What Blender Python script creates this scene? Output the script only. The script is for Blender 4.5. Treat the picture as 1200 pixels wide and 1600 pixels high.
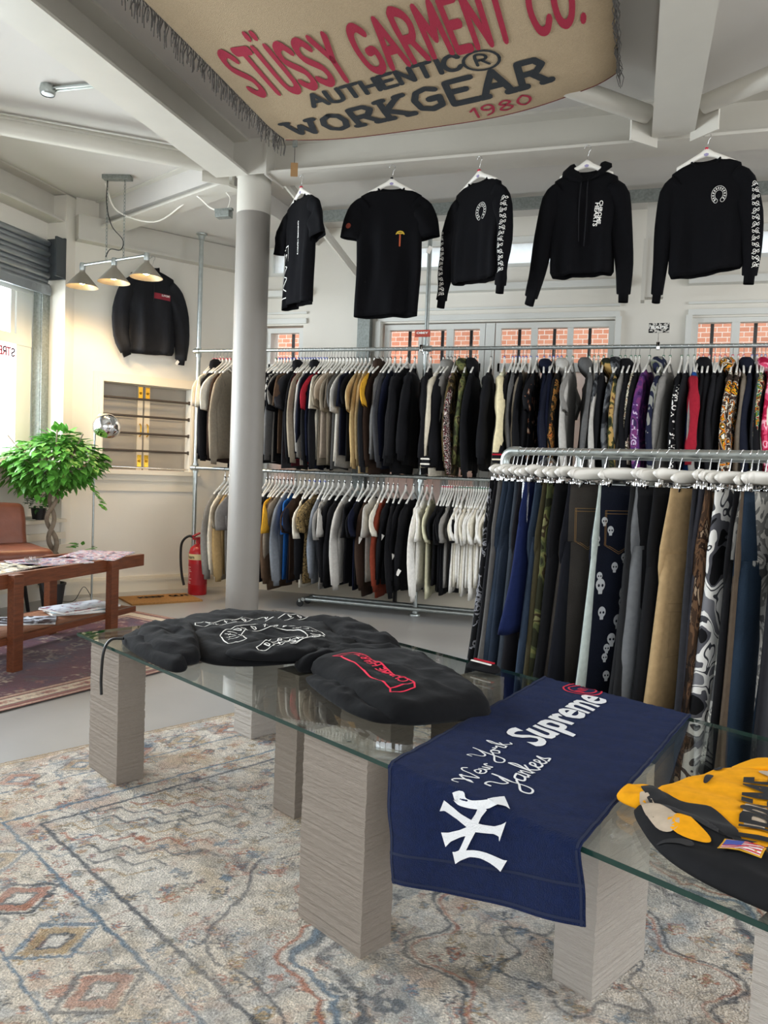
import bpy, bmesh, math, random
import numpy as np
from math import sin, cos, pi, radians, sqrt
from mathutils import Vector, Matrix, noise
from mathutils.bvhtree import BVHTree
for _o in list(bpy.data.objects): bpy.data.objects.remove(_o)
SC = bpy.context.scene; COL = SC.collection
R = random.Random(7)
# ------------------------------------------------------------------ camera, world, exposure
SC.view_settings.view_transform = 'Standard'; SC.view_settings.look = 'None'
SC.view_settings.gamma = 1; SC.view_settings.use_curve_mapping = False
SC.view_settings.exposure = 0.18
cam = bpy.data.cameras.new('camera'); co = bpy.data.objects.new('camera', cam); COL.objects.link(co)
_a, _p, _r = radians(17.37), radians(2.92), radians(2.25)
_fh = Vector((-sin(_a), cos(_a), 0)); _rh = Vector((cos(_a), sin(_a), 0)); _up = Vector((0, 0, 1))
_F = cos(_p)*_fh - sin(_p)*_up; _U = sin(_p)*_fh + cos(_p)*_up
_Rr = cos(_r)*_rh + sin(_r)*_U; _Uu = -sin(_r)*_rh + cos(_r)*_U
co.matrix_world = Matrix(((_Rr.x, _Uu.x, -_F.x, 0), (_Rr.y, _Uu.y, -_F.y, 0), (_Rr.z, _Uu.z, -_F.z, 1.25), (0, 0, 0, 1)))
cam.sensor_fit = 'VERTICAL'; cam.sensor_height = 36; cam.lens = 36*1220/1600; cam.clip_start = .05
SC.camera = co
W = bpy.data.worlds.new('sky'); SC.world = W; W.use_nodes = True
_n = W.node_tree.nodes; _bg = _n['Background']; _bg.inputs[0].default_value = (.86, .93, 1, 1); _bg.inputs[1].default_value = 2.6
def area(name, loc, rot, sx, sy, e, col):
    l = bpy.data.lights.new(name, 'AREA'); l.shape = 'RECTANGLE'; l.size = sx; l.size_y = sy; l.energy = e; l.color = col
    o = bpy.data.objects.new(name, l); COL.objects.link(o); o.location = loc; o.rotation_euler = rot; return o
area('daylight_street_window', (-6.0, 3.6, 2.1), (0, radians(-90), 0), 1.9, 4.0, 520, (.86, .93, 1))
area('daylight_shop_front', (.6, -3.6, 2.0), (radians(90), 0, 0), 6.0, 2.6, 60, (.95, .97, 1))
area('daylight_side_windows', (4.9, 2.6, 2.2), (0, radians(90), 0), 2.2, 6.0, 120, (.97, .98, 1))
# ------------------------------------------------------------------ helpers
def lin(h):
    h = h.lstrip('#'); v = [int(h[i:i+2], 16)/255 for i in (0, 2, 4)]
    return tuple(c/12.92 if c <= .04045 else ((c+.055)/1.055)**2.4 for c in v)
MATS = {}
def mat(name, col='808080', rough=.6, metal=0., bump=0., bscale=60., vary=0., vscale=8., spec=.5, trans=0., emit=None, estr=0., sheen=0., stretch=None, objco=True):
    if name in MATS: return MATS[name]
    m = bpy.data.materials.new(name); MATS[name] = m; m.use_nodes = True; nt = m.node_tree; b = nt.nodes['Principled BSDF']
    c = lin(col); b.inputs['Base Color'].default_value = (*c, 1); b.inputs['Roughness'].default_value = rough; b.inputs['Metallic'].default_value = metal
    b.inputs['Specular IOR Level'].default_value = spec; b.inputs['Transmission Weight'].default_value = trans
    if sheen: b.inputs['Sheen Weight'].default_value = sheen
    if emit: b.inputs['Emission Color'].default_value = (*lin(emit), 1); b.inputs['Emission Strength'].default_value = estr
    tc = nt.nodes.new('ShaderNodeTexCoord'); mp = nt.nodes.new('ShaderNodeMapping'); nt.links.new(tc.outputs['Object'], mp.inputs[0])
    if stretch: mp.inputs['Scale'].default_value = stretch
    if vary:
        nz = nt.nodes.new('ShaderNodeTexNoise'); nz.inputs['Scale'].default_value = vscale; nz.inputs['Detail'].default_value = 5
        nt.links.new(mp.outputs[0], nz.inputs[0]); mr = nt.nodes.new('ShaderNodeMapRange'); mr.inputs['From Min'].default_value = .3; mr.inputs['From Max'].default_value = .7
        mr.inputs['To Min'].default_value = 1-vary; mr.inputs['To Max'].default_value = 1+vary; nt.links.new(nz.outputs[0], mr.inputs[0])
        vm = nt.nodes.new('ShaderNodeVectorMath'); vm.operation = 'SCALE'; vm.inputs[0].default_value = c; nt.links.new(mr.outputs[0], vm.inputs['Scale']); nt.links.new(vm.outputs[0], b.inputs['Base Color'])
    if bump:
        nb = nt.nodes.new('ShaderNodeTexNoise'); nb.inputs['Scale'].default_value = bscale; nb.inputs['Detail'].default_value = 3; nt.links.new(mp.outputs[0], nb.inputs[0])
        bp = nt.nodes.new('ShaderNodeBump'); bp.inputs['Strength'].default_value = bump; bp.inputs['Distance'].default_value = .01
        nt.links.new(nb.outputs[0], bp.inputs['Height']); nt.links.new(bp.outputs[0], b.inputs['Normal'])
    return m
def fab(hexc): return mat('cloth_'+hexc, hexc, .92, 0, .25, 9, .10, 40, .18)
def pattern(name, cols, scale=9., detail=1., dist=.6, stretch=None, rough=.85, kind='noise'):
    """hard edged patches (camouflage and all-over prints): cols = [(position, hex)]"""
    if name in MATS: return MATS[name]
    m = mat(name, cols[0][1], rough, 0, .2, 20, spec=.2); nt = m.node_tree; b = nt.nodes['Principled BSDF']
    tc = nt.nodes.new('ShaderNodeTexCoord'); mp = nt.nodes.new('ShaderNodeMapping'); nt.links.new(tc.outputs['Object'], mp.inputs[0])
    if stretch: mp.inputs['Scale'].default_value = stretch
    if kind == 'noise':
        nz = nt.nodes.new('ShaderNodeTexNoise'); nz.inputs['Detail'].default_value = detail; nz.inputs['Distortion'].default_value = dist; out = nz.outputs[0]
    else:
        nz = nt.nodes.new('ShaderNodeTexVoronoi'); out = nz.outputs['Color'] if kind == 'cells' else nz.outputs['Distance']
    nz.inputs['Scale'].default_value = scale; nt.links.new(mp.outputs[0], nz.inputs['Vector'])
    cr = nt.nodes.new('ShaderNodeValToRGB'); cr.color_ramp.interpolation = 'CONSTANT'
    e = cr.color_ramp.elements
    while len(e) < len(cols): e.new(.5)
    for k, (p, h) in enumerate(cols): e[k].position = p; e[k].color = (*lin(h), 1)
    nt.links.new(out, cr.inputs[0]); nt.links.new(cr.outputs[0], b.inputs['Base Color']); return m
class MB:
    def __init__(s): s.v = []; s.f = []; s.mi = []; s.cur = 0
    def add(s, vs, fs):
        o = len(s.v); s.v += [tuple(v) for v in vs]; s.f += [tuple(i+o for i in f) for f in fs]; s.mi += [s.cur]*len(fs); return s
    def box(s, c, d, rz=0., rot=None, bev=0.):
        x, y, z = d[0]/2, d[1]/2, d[2]/2
        M = rot or Matrix.Rotation(rz, 3, 'Z')
        if bev > 0:
            bm = bmesh.new(); bmesh.ops.create_cube(bm, size=1, matrix=Matrix.Diagonal((d[0], d[1], d[2], 1)))
            bmesh.ops.bevel(bm, geom=bm.edges[:], offset=bev, segments=2, affect='EDGES', profile=.6)
            bm.verts.index_update(); s.add([M @ v.co + Vector(c) for v in bm.verts], [[v.index for v in f.verts] for f in bm.faces]); bm.free(); return s
        P = [Vector((i*x, j*y, k*z)) for i in (-1, 1) for j in (-1, 1) for k in (-1, 1)]
        return s.add([M @ p + Vector(c) for p in P], [(0,1,3,2), (4,6,7,5), (0,4,5,1), (2,3,7,6), (0,2,6,4), (1,5,7,3)])
    def tube(s, path, r, n=10, cap=True, closed=False):
        path = [Vector(p) for p in path]; m = len(path); rr = r if isinstance(r, (list, tuple)) else [r]*m
        vs = []; prev = None
        for i, p in enumerate(path):
            if closed: t = (path[(i+1) % m] - path[i-1])
            else: t = path[min(i+1, m-1)] - path[max(i-1, 0)]
            if t.length < 1e-9: t = Vector((0, 0, 1))
            t.normalize()
            if prev is None: a = t.orthogonal().normalized()
            else:
                a = prev - t*prev.dot(t)
                a = a.normalized() if a.length > 1e-6 else t.orthogonal().normalized()
            prev = a; b = t.cross(a)
            vs += [p + (a*cos(2*pi*k/n) + b*sin(2*pi*k/n))*rr[i] for k in range(n)]
        fs = [(i*n+k, i*n+(k+1) % n, ((i+1) % m)*n+(k+1) % n, ((i+1) % m)*n+k) for i in range(m if closed else m-1) for k in range(n)]
        if cap and not closed: fs += [tuple(range(n-1, -1, -1)), tuple((m-1)*n+k for k in range(n))]
        return s.add(vs, fs)
    def lathe(s, prof, c=(0, 0, 0), n=24, M=None):
        vs = []
        for r, z in prof: vs += [Vector((r*cos(2*pi*k/n), r*sin(2*pi*k/n), z)) for k in range(n)]
        vs = [(M @ v if M else v) + Vector(c) for v in vs]
        return s.add(vs, [(i*n+k, i*n+(k+1) % n, (i+1)*n+(k+1) % n, (i+1)*n+k) for i in range(len(prof)-1) for k in range(n)])
    def grid(s, fn, nu, nv):
        vs = [fn(i/nu, j/nv) for i in range(nu+1) for j in range(nv+1)]
        return s.add(vs, [(i*(nv+1)+j, (i+1)*(nv+1)+j, (i+1)*(nv+1)+j+1, i*(nv+1)+j+1) for i in range(nu) for j in range(nv)])
    def rings(s, rs, cap0=True, cap1=True):
        n = len(rs[0]); o = []
        for r in rs: o += r
        fs = [(i*n+k, i*n+(k+1) % n, (i+1)*n+(k+1) % n, (i+1)*n+k) for i in range(len(rs)-1) for k in range(n)]
        if cap0: fs.append(tuple(range(n-1, -1, -1)))
        if cap1: fs.append(tuple((len(rs)-1)*n+k for k in range(n)))
        return s.add(o, fs)
    def mesh(s, name, smooth=True):
        me = bpy.data.meshes.new(name); me.from_pydata(s.v, [], s.f)
        if smooth: me.polygons.foreach_set('use_smooth', [True]*len(me.polygons))
        me.polygons.foreach_set('material_index', s.mi); me.update(); return me
    def build(s, name, m=None, parent=None, smooth=True, auto=True, mats=None):
        me = s.mesh(name, smooth)
        if smooth and auto:
            bm = bmesh.new(); bm.from_mesh(me)
            for e in bm.edges:
                if len(e.link_faces) == 2 and e.calc_face_angle(0) > .75: e.smooth = False
            bm.to_mesh(me); bm.free()
        o = bpy.data.objects.new(name, me); COL.objects.link(o)
        for q in (mats or [m]): me.materials.append(q)
        if parent: o.parent = parent
        return o
def tag(o, label=None, cat=None, group=None, kind=None):
    for k, v in (('label', label), ('category', cat), ('group', group), ('kind', kind)):
        if v: o[k] = v
    return o
def empty(name, loc=(0, 0, 0), rz=0.):
    o = bpy.data.objects.new(name, None); COL.objects.link(o); o.location = loc; o.rotation_euler = (0, 0, rz); o.empty_display_size = .1; return o
def struct(mb, name, m, smooth=False): return tag(mb.build(name, m, None, smooth), kind='structure')
TA = radians(-28.46); TD = Vector((cos(TA), sin(TA), 0)); ND = Vector((-sin(TA), cos(TA), 0))
def tn(t, n, z=0.): return TD*t + ND*n + Vector((0, 0, z))       # table frame -> room
def smooth_closed(pts, k=6):
    out = []; m = len(pts)
    for i in range(m):
        p0, p1, p2, p3 = [Vector(pts[(i+j-1) % m]) for j in range(4)]
        for q in range(k):
            t = q/k; out.append(.5*((2*p1)+(-p0+p2)*t+(2*p0-5*p1+4*p2-p3)*t*t+(-p0+3*p1-3*p2+p3)*t**3))
    return out
def spline(pts, k=6):
    P = [Vector(p) for p in pts]; P = [2*P[0]-P[1]] + P + [2*P[-1]-P[-2]]; out = []
    for i in range(1, len(P)-2):
        p0, p1, p2, p3 = P[i-1:i+3]
        for q in range(k):
            t = q/k; out.append(.5*((2*p1)+(-p0+p2)*t+(2*p0-5*p1+4*p2-p3)*t*t+(-p0+3*p1-3*p2+p3)*t**3))
    return out + [P[-2]]
# ---- lettering: a stroke alphabet drawn as ribbons, and the built-in font as filled shapes
SF = {
 'A': [[(0,0),(.4,1),(.8,0)],[(.15,.36),(.65,.36)]], 'B': [[(0,0),(0,1),(.5,.95),(.6,.75),(.45,.54),(0,.52)],[(.45,.54),(.68,.3),(.5,.03),(0,0)]],
 'C': [[(.7,.8),(.5,1),(.2,.95),(0,.6),(.02,.3),(.22,.02),(.52,0),(.7,.2)]], 'D': [[(0,0),(0,1),(.4,.95),(.7,.6),(.65,.25),(.4,0),(0,0)]],
 'E': [[(.6,1),(0,1),(0,0),(.62,0)],[(0,.52),(.5,.52)]], 'G': [[(.7,.85),(.45,1),(.15,.9),(0,.55),(.08,.15),(.4,0),(.72,.12),(.74,.45),(.42,.45)]],
 'H': [[(0,0),(0,1)],[(.66,0),(.66,1)],[(0,.5),(.66,.5)]], 'I': [[(.1,0),(.1,1)]], 'K': [[(0,0),(0,1)],[(.62,1),(.05,.45),(.68,0)]],
 'M': [[(0,0),(.08,1),(.42,.35),(.76,1),(.86,0)]], 'N': [[(0,0),(0,1),(.64,0),(.64,1)]], 'O': [[(.36,1),(.1,.85),(0,.5),(.1,.14),(.36,0),(.62,.14),(.72,.5),(.62,.85),(.36,1)]],
 'P': [[(0,0),(0,1),(.45,.98),(.62,.75),(.45,.5),(0,.48)]], 'R': [[(0,0),(0,1),(.45,.98),(.62,.75),(.45,.5),(0,.48)],[(.3,.48),(.68,0)]],
 'S': [[(.64,.84),(.4,1),(.08,.92),(.02,.68),(.3,.52),(.6,.36),(.62,.1),(.32,0),(0,.14)]], 'T': [[(0,1),(.74,1)],[(.37,1),(.37,0)]],
 'U': [[(0,1),(0,.2),(.18,0),(.46,0),(.64,.2),(.64,1)]], 'W': [[(0,1),(.22,0),(.45,.7),(.68,0),(.9,1)]], 'X': [[(0,0),(.66,1)],[(0,1),(.66,0)]], 'Y': [[(0,1),(.36,.5)],[(.72,1),(.36,.5),(.3,0)]],
 '.': [[(.05,0),(.07,.04)]], '1': [[(0,.75),(.25,1),(.25,0)]], '9': [[(.6,.7),(.35,.5),(.08,.65),(.1,.92),(.4,1),(.6,.75),(.5,.2),(.2,0)]],
 '8': [[(.32,.54),(.05,.75),(.3,1),(.58,.78),(.32,.54),(0,.25),(.3,0),(.62,.25),(.32,.54)]], '0': [[(.3,1),(.04,.7),(.04,.3),(.3,0),(.58,.3),(.58,.7),(.3,1)]], ' ': [] }
SF['Ü'] = SF['U'] + [[(.14,1.25),(.16,1.28)], [(.48,1.25),(.5,1.28)]]
def swid(ch): return max([p[0] for q in SF[ch] for p in q], default=.35)
def ribbons(lines, w, res=.5):
    """flat strokes of width w with round joins as 2-D verts, faces"""
    V = []; Fc = []
    for ln in lines:
        P = [Vector((p[0], p[1])) for p in ln]
        for a, b in zip(P, P[1:]):
            d = b-a; L = d.length
            if L < 1e-7: continue
            d /= L; n = Vector((-d.y, d.x))*w/2; k = max(1, int(L/max(w*res*2, .004)))
            for i in range(k):
                p, q = a+d*L*i/k, a+d*L*(i+1)/k; o = len(V); V += [p-n, q-n, q+n, p+n]; Fc.append((o, o+1, o+2, o+3))
        for p in P:
            o = len(V); V += [p+Vector((cos(k*pi/4), sin(k*pi/4)))*w/2 for k in range(8)]; Fc.append(tuple(range(o, o+8)))
    return V, Fc
def stroke_text(txt, h, w, gap=.28, cond=1., curve=True, shear=0.):
    x = 0; L = []
    for ch in txt:
        for q in SF[ch]:
            pts = [(p[0]*cond+x, p[1]) for p in q]
            if curve and len(pts) > 3 and ch in 'CDGOSU80Ü9BPR': pts = [(v.x, v.y) for v in spline([(a, b, 0) for a, b in pts], 3)]
            L.append([((a+shear*b)*h, b*h) for a, b in pts])
        x += swid(ch)*cond + gap
    return ribbons(L, w), (x-gap)*h
def font_text(txt, size, off=0., shear=0., step=.012, sx=1.):
    cu = bpy.data.curves.new('t', 'FONT'); cu.body = txt; cu.size = size; cu.offset = off; cu.shear = shear; cu.resolution_u = 3; cu.fill_mode = 'FRONT' if hasattr(cu, 'fill_mode') else 'FRONT'
    o = bpy.data.objects.new('t', cu); COL.objects.link(o); dg = bpy.context.evaluated_depsgraph_get(); dg.update()
    me = bpy.data.meshes.new_from_object(o.evaluated_get(dg)); bm = bmesh.new(); bm.from_mesh(me)
    for _ in range(3):
        es = [e for e in bm.edges if e.calc_length() > step*1.6]
        if not es: break
        bmesh.ops.subdivide_edges(bm, edges=es, cuts=1); bmesh.ops.triangulate(bm, faces=bm.faces[:])
    bm.verts.index_update(); V = [Vector((v.co.x*sx, v.co.y)) for v in bm.verts]; Fc = [tuple(v.index for v in f.verts) for f in bm.faces]
    bm.free(); bpy.data.objects.remove(o); bpy.data.curves.remove(cu); bpy.data.meshes.remove(me)
    return (V, Fc), max([v.x for v in V], default=0)
def mapped(vf, fn, name, m, parent=None):
    """lay 2-D lettering on a surface given by fn(x, y) -> point"""
    V, Fc = vf; P = []; ok = []
    for v in V:
        q = fn(v.x, v.y); P.append(q if q is not None else Vector((0, 0, 0))); ok.append(q is not None)
    b = MB(); b.add(P, [f for f in Fc if all(ok[i] for i in f)]); o = b.build(name, m, parent, True, False); return o
def bvh_of(*objs):
    vs = []; fs = []
    for o in objs:
        k = len(vs); M = Matrix.Translation(o.location) if o.parent is None else Matrix()
        vs += [M @ v.co for v in o.data.vertices]; fs += [tuple(i+k for i in p.vertices) for p in o.data.polygons]
    return BVHTree.FromPolygons(vs, fs)
def dropper(bvh, O, U, V, D, off=.0025):
    """map (x,y) to where a ray from O+xU+yV along D meets the cloth"""
    D = Vector(D).normalized()
    def f(x, y):
        h = bvh.ray_cast(Vector(O)+Vector(U)*x+Vector(V)*y, D)
        return None if h[0] is None else h[0]-D*off
    return f
# ------------------------------------------------------------------ materials
M_wall = mat('warm_white_plaster', 'e2ddd2', .75, 0, .05, 30, .02, 3); M_ceil = mat('ceiling_paint', 'c9c5bf', .8, 0, .03, 10, .02, 2)
M_steel = mat('white_painted_steel', 'c8c4ba', .45, 0, .04, 12, .03, 4); M_floor = mat('grey_screed', 'a19f9d', .34, 0, .05, 6, .07, 1.6)
M_trim = mat('cream_gloss_trim', 'e6dcc8', .4); M_galv = mat('galvanised_steel', 'b4bab8', .33, .85, .05, 40, .12, 30)
M_galvd = mat('galvanised_strut', '8b908c', .5, .6, .1, 60, .2, 60); M_chrome = mat('chrome', 'd8d8d8', .08, 1.); M_black = mat('black_plastic', '111112', .45)
M_wplas = mat('white_plastic', 'ece8df', .35); M_white_print = mat('white_print', 'f0eee8', .8); M_red_print = mat('red_print', 'c8203a', .8)
M_blk_print = mat('black_print', '15161a', .8); M_wood = mat('reddish_oiled_wood', '6c3a20', .42, 0, .15, 30, .3, 9, stretch=(12, 1, 12))
M_leather = mat('tan_leather', '7c4630', .42, 0, .2, 25, .18, 5); M_brass = mat('brass', 'd6a93c', .25, .95)
M_greyp = mat('grey_painted_board', 'a39d94', .6); M_red = mat('red_enamel', 'b01822', .3); M_brown_rod = mat('dark_rod', '4a423c', .4, .3)
M_tagc = mat('white_card', 'eeeae2', .7)
def brickmat():
    m = mat('outside_brick', 'b06a50', .9); nt = m.node_tree; b = nt.nodes['Principled BSDF']; t = nt.nodes.new('ShaderNodeTexBrick')
    tc = nt.nodes.new('ShaderNodeTexCoord'); mp = nt.nodes.new('ShaderNodeMapping'); mp.inputs['Rotation'].default_value = (radians(90), 0, 0)
    nt.links.new(tc.outputs['Object'], mp.inputs[0]); nt.links.new(mp.outputs[0], t.inputs[0])
    t.inputs['Color1'].default_value = (*lin('dc9a7c'), 1); t.inputs['Color2'].default_value = (*lin('c88468'), 1); t.inputs['Mortar'].default_value = (*lin('e0d4c8'), 1)
    t.inputs['Scale'].default_value = 4.5; t.inputs['Mortar Size'].default_value = .02; nt.links.new(t.outputs[0], b.inputs['Base Color']); return m
M_brick = brickmat()
def glassmat(name, tint, refl=1.):
    m = bpy.data.materials.new(name); m.use_nodes = True; nt = m.node_tree; nt.nodes.clear()
    out = nt.nodes.new('ShaderNodeOutputMaterial'); mix = nt.nodes.new('ShaderNodeMixShader'); tr = nt.nodes.new('ShaderNodeBsdfTransparent'); gl = nt.nodes.new('ShaderNodeBsdfGlossy'); fr = nt.nodes.new('ShaderNodeFresnel')
    ge = nt.nodes.new('ShaderNodeNewGeometry'); io = nt.nodes.new('ShaderNodeMapRange'); io.inputs['To Min'].default_value = 1.5; io.inputs['To Max'].default_value = 1/1.5; nt.links.new(ge.outputs['Backfacing'], io.inputs[0]); nt.links.new(io.outputs[0], fr.inputs[0]); tr.inputs[0].default_value = (*tint, 1); gl.inputs['Roughness'].default_value = .012; mu = nt.nodes.new('ShaderNodeMath'); mu.operation = 'MULTIPLY'; mu.inputs[1].default_value = refl
    nt.links.new(fr.outputs[0], mu.inputs[0]); nt.links.new(mu.outputs[0], mix.inputs[0]); nt.links.new(tr.outputs[0], mix.inputs[1]); nt.links.new(gl.outputs[0], mix.inputs[2]); nt.links.new(mix.outputs[0], out.inputs[0]); return m
M_glass = glassmat('clear_glass', (.95, .975, .96)); M_pane = glassmat('window_glass', (.97, .98, .98), .6)
M_gedge = mat('green_glass_edge', '1e3a34', .15); M_film = glassmat('clear_plastic_film', (.93, .93, .94), 1.2)
# ------------------------------------------------------------------ the room
XL, XR, YF, YB, ZC, ZB = -4.9, 4.4, -3.0, 7.25, 3.62, 3.365
struct(MB().box(((XL-.6+XR)/2, (YF+YB)/2, -.05), (XR-XL+1.6, YB-YF+.6, .1)), 'floor', M_floor)
struct(MB().box(((XL-.6+XR)/2, (YF+YB)/2, ZC+.05), (XR-XL+1.6, YB-YF+.6, .1)), 'ceiling', M_ceil)
# lower ceiling panel over the corner bay
b = MB(); pts = [(-3.15, 5.45), (-3.05, 7.25), (-4.05, 7.25), (-5.35, 6.4)]
b.add([(x, y, z) for z in (3.455, ZC) for x, y in pts], [(3,2,1,0), (4,5,6,7)] + [(i, (i+1) % 4, (i+1) % 4+4, i+4) for i in range(4)]); struct(b, 'trim_1', M_ceil)
# back wall with window openings  (x0,x1,z0,z1)
def wall_with_holes(name, x0, x1, z0, z1, holes, place, th, m):
    """grid-cut wall; place(u, w, z) -> point (w = depth 0..th)"""
    us = sorted({x0, x1, *[h[0] for h in holes], *[h[1] for h in holes]}); zs = sorted({z0, z1, *[h[2] for h in holes], *[h[3] for h in holes]})
    us = [u for u in us if x0 <= u <= x1]; zs = [z for z in zs if z0 <= z <= z1]; b = MB()
    for i in range(len(us)-1):
        for j in range(len(zs)-1):
            cu, cz = (us[i]+us[i+1])/2, (zs[j]+zs[j+1])/2
            if any(h[0] < cu < h[1] and h[2] < cz < h[3] for h in holes): continue
            P = [place(u, w, z) for u in (us[i], us[i+1]) for w in (0, th) for z in (zs[j], zs[j+1])]
            b.add(P, [(0,1,3,2), (4,6,7,5), (0,4,5,1), (2,3,7,6), (0,2,6,4), (1,5,7,3)])
    return struct(b, name, m)
WB = [(-3.6, -3.186), (-2.36, -.2), (.44, 1.9)]
holes = [(a, c, .88, 2.68) for a, c in WB] + [(a, c, 3.17, 3.45) for a, c in WB]
wall_with_holes('wall_back', -4.05, XR, 0, ZC, holes, lambda u, w, z: Vector((u, YB+w, z)), .3, M_wall)
wn = 0
def back_window(x0, x1, z0, z1, panes, frost=False):
    global wn; wn += 1; y = YB+.06
    root = empty('window_%d' % wn, ((x0+x1)/2, YB+.1, z0)); root['kind'] = 'structure'
    ox, oy, oz = root.location; f = MB()
    for q, (a, c, d, e) in enumerate(((x0, x1, z0, z0+.05), (x0, x1, z1-.05, z1), (x0+.001, x0+.05, z0+.04, z1-.04), (x1-.05, x1-.001, z0+.04, z1-.04)) + (() if frost else ((x0+.03, x1-.03, 2.22, 2.30),))): f.box(((a+c)/2-ox, y-oy, (d+e)/2-oz), (c-a, .07+.004*(q < 2), e-d))
    for a, c in zip([x0]+[p[1] for p in panes], [p[0] for p in panes]+[x1]):
        if c-a > .02 and a > x0+.01 and c < x1-.01: f.box(((a+c)/2-ox, y-oy, (z0+z1)/2-oz), (c-a, .06, z1-z0-.04))
    f.build('window_frame', M_trim2, root, False)
    g = MB(); zz = z0 if frost else 2.26; g.box(((x0+x1)/2-ox, y+.01-oy, (zz+z1)/2-oz), (x1-x0-.06, .006, z1-zz-.06)); g.build('pane', M_frost if frost else M_pane, root, False)
    if not frost: MB().box(((x0+x1)/2-ox, y+.01-oy, (z0+2.25)/2-oz), (x1-x0-.06, .006, 2.25-z0-.04)).build('pane', M_frost, root, False)
    if not frost:
        q = MB()
        for a, c in panes:
            for k in range(1 if c-a < .3 else 2): q.box((a+(c-a)*(k+1)/(2 if c-a < .3 else 3)-ox, YB+.24-oy, (z0+z1)/2-oz), (.028, .02, z1-z0))
        q.build('security_bar', M_bar, root, False)
M_trim2 = mat('white_gloss_woodwork', 'dcdcd6', .4); M_bar = mat('dark_iron', '3c3e42', .5)
M_frost = mat('frosted_glass', 'e8eeee', .6, 0, .1, 60, .05, 30, .4, .75)
back_window(-3.6, -3.19, 0.9, 2.66, [(-3.5, -3.19)]); back_window(-2.34, -1.358, 0.9, 2.67, [(-2.288, -2.0), (-1.9, -1.727), (-1.66, -1.4)])
back_window(-1.26, -.2, 0.9, 2.67, [(-1.202, -.933), (-.876, -.609), (-.558, -.287)]); back_window(.44, 1.9, 0.9, 2.69, [(.484, .757), (.821, 1.12), (1.2, 1.5), (1.56, 1.85)])
for a, c in WB: back_window(a, c, 3.16, 3.45, [(a+.05, c-.05)], True)
b = MB()
for a, c in WB:
    b.box(((a+c)/2, YB-.03, 2.98), (c-a+.1, .12, .06)); b.box(((a+c)/2, YB-.01, 2.80), (c-a+.08, .03, .02)); b.box(((a+c)/2, YB-.012, 2.72), (c-a+.08, .03, .05))
struct(b, 'trim_2', M_trim2)
b = MB()
for x in (-2.39, -.17, .41): b.box((x, YB-.02, 1.72), (.05, .05, 1.95))
struct(b, 'trim_3', M_trim2)
struct(MB().box((-1.31, YB+.12, 1.78), (.085, .2, 1.78)), 'trim_4', M_trim2)
struct(MB().box((-2.52, YB-.05, 1.8), (.13, .06, 3.3)).box((-2.475, YB-.07, 1.8), (.05, .08, 3.3)), 'trim_5', M_galvd)
# corner (splayed) wall, with its recessed serving hatch
CA = radians(53.53); CD = Vector((cos(CA), sin(CA), 0)); CN = Vector((sin(CA), -cos(CA), 0)); CO = Vector((-4.90, 5.99, 0))   # along, into room
def cp(s, d, z): return CO + CD*s + CN*d + Vector((0, 0, z))
HS0, HS1, HZ0, HZ1 = .265, 1.135, 1.175, 1.995
wall_with_holes('wall_corner', 0, 1.62, 0, ZC, [(HS0, HS1, HZ0, HZ1)], lambda u, w, z: cp(u, -w, z), .22, M_wall)
def cbox(b, s0, s1, d0, d1, z0, z1): return b.box(cp((s0+s1)/2, (d0+d1)/2, (z0+z1)/2), (s1-s0, d1-d0, z1-z0), CA)
b = MB(); w = .055
for k, (ww, dd) in enumerate(((.085, .02), (.05, .035), (.018, .045))):
    for q in ((HS0-ww, HS1+ww, HZ1, HZ1+ww), (HS0-ww, HS0, HZ0, HZ1), (HS1, HS1+ww, HZ0, HZ1)): cbox(b, q[0], q[1], 0, dd, q[2], q[3])
cbox(b, HS0-.09, HS1+.09, 0, .06, HZ0-.04, HZ0); cbox(b, HS0-.07, HS1+.07, 0, .03, HZ0-.1, HZ0-.04); cbox(b, HS0-.06, HS1+.06, 0, .012, HZ0-.2, HZ0-.1)
struct(b, 'trim_6', M_trim)
hatch = tag(empty('hatch_shutters', cp((HS0+HS1)/2, -.12, HZ0)), 'grey folding window shutters with brass fittings in the corner wall recess', 'shutter')
hi = Vector(hatch.location)
def cb2(b, s0, s1, d0, d1, z0, z1): return b.box(cp((s0+s1)/2, (d0+d1)/2, (z0+z1)/2)-hi, (s1-s0, d1-d0, z1-z0), CA)
mid = (HS0+HS1)/2
for a, c in ((HS0+.002, mid-.004), (mid+.004, HS1-.002)):
    b = MB(); cb2(b, a, c, -.16, -.13, HZ0+.002, HZ1-.002); sgn = 1 if a > mid-.1 else -1
    for k in range(5): z = HZ0+.02+k*.16; cb2(b, a+.03, c-.09 if sgn < 0 else c-.03, -.131, -.122, z, z+.14)
    b.build('shutter_leaf', M_greyp, hatch, False)
    st = MB(); x = mid+sgn*.035; cb2(st, x-.026, x+.026, -.13, -.118, HZ0+.002, HZ1-.002); st.build('meeting_stile', M_trim, hatch, False)
    h = MB()
    for z0, z1 in ((HZ0+.03, HZ0+.15), (HZ1-.13, HZ1-.01)): h = MB(); cb2(h, x-.02, x+.02, -.119, -.11, z0, z1); h.lathe([(0, -.004), (.013, 0), (.009, .02), (0, .024)], cp(x, -.112, (z0+z1)/2)-hi, 10, Matrix.Rotation(CA, 3, 'Z') @ Matrix.Rotation(radians(90), 3, 'X')); h.build('brass_plate', M_brass, hatch, False)
    h = None; zc = (HZ0+HZ1)/2-.02
    MB().tube([cp(x, -.115, zc-.06)-hi, cp(x, -.085, zc-.045)-hi, cp(x, -.08, zc)-hi, cp(x, -.085, zc+.045)-hi, cp(x, -.115, zc+.06)-hi], .007, 8).build('brass_handle', M_brass, hatch)
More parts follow.
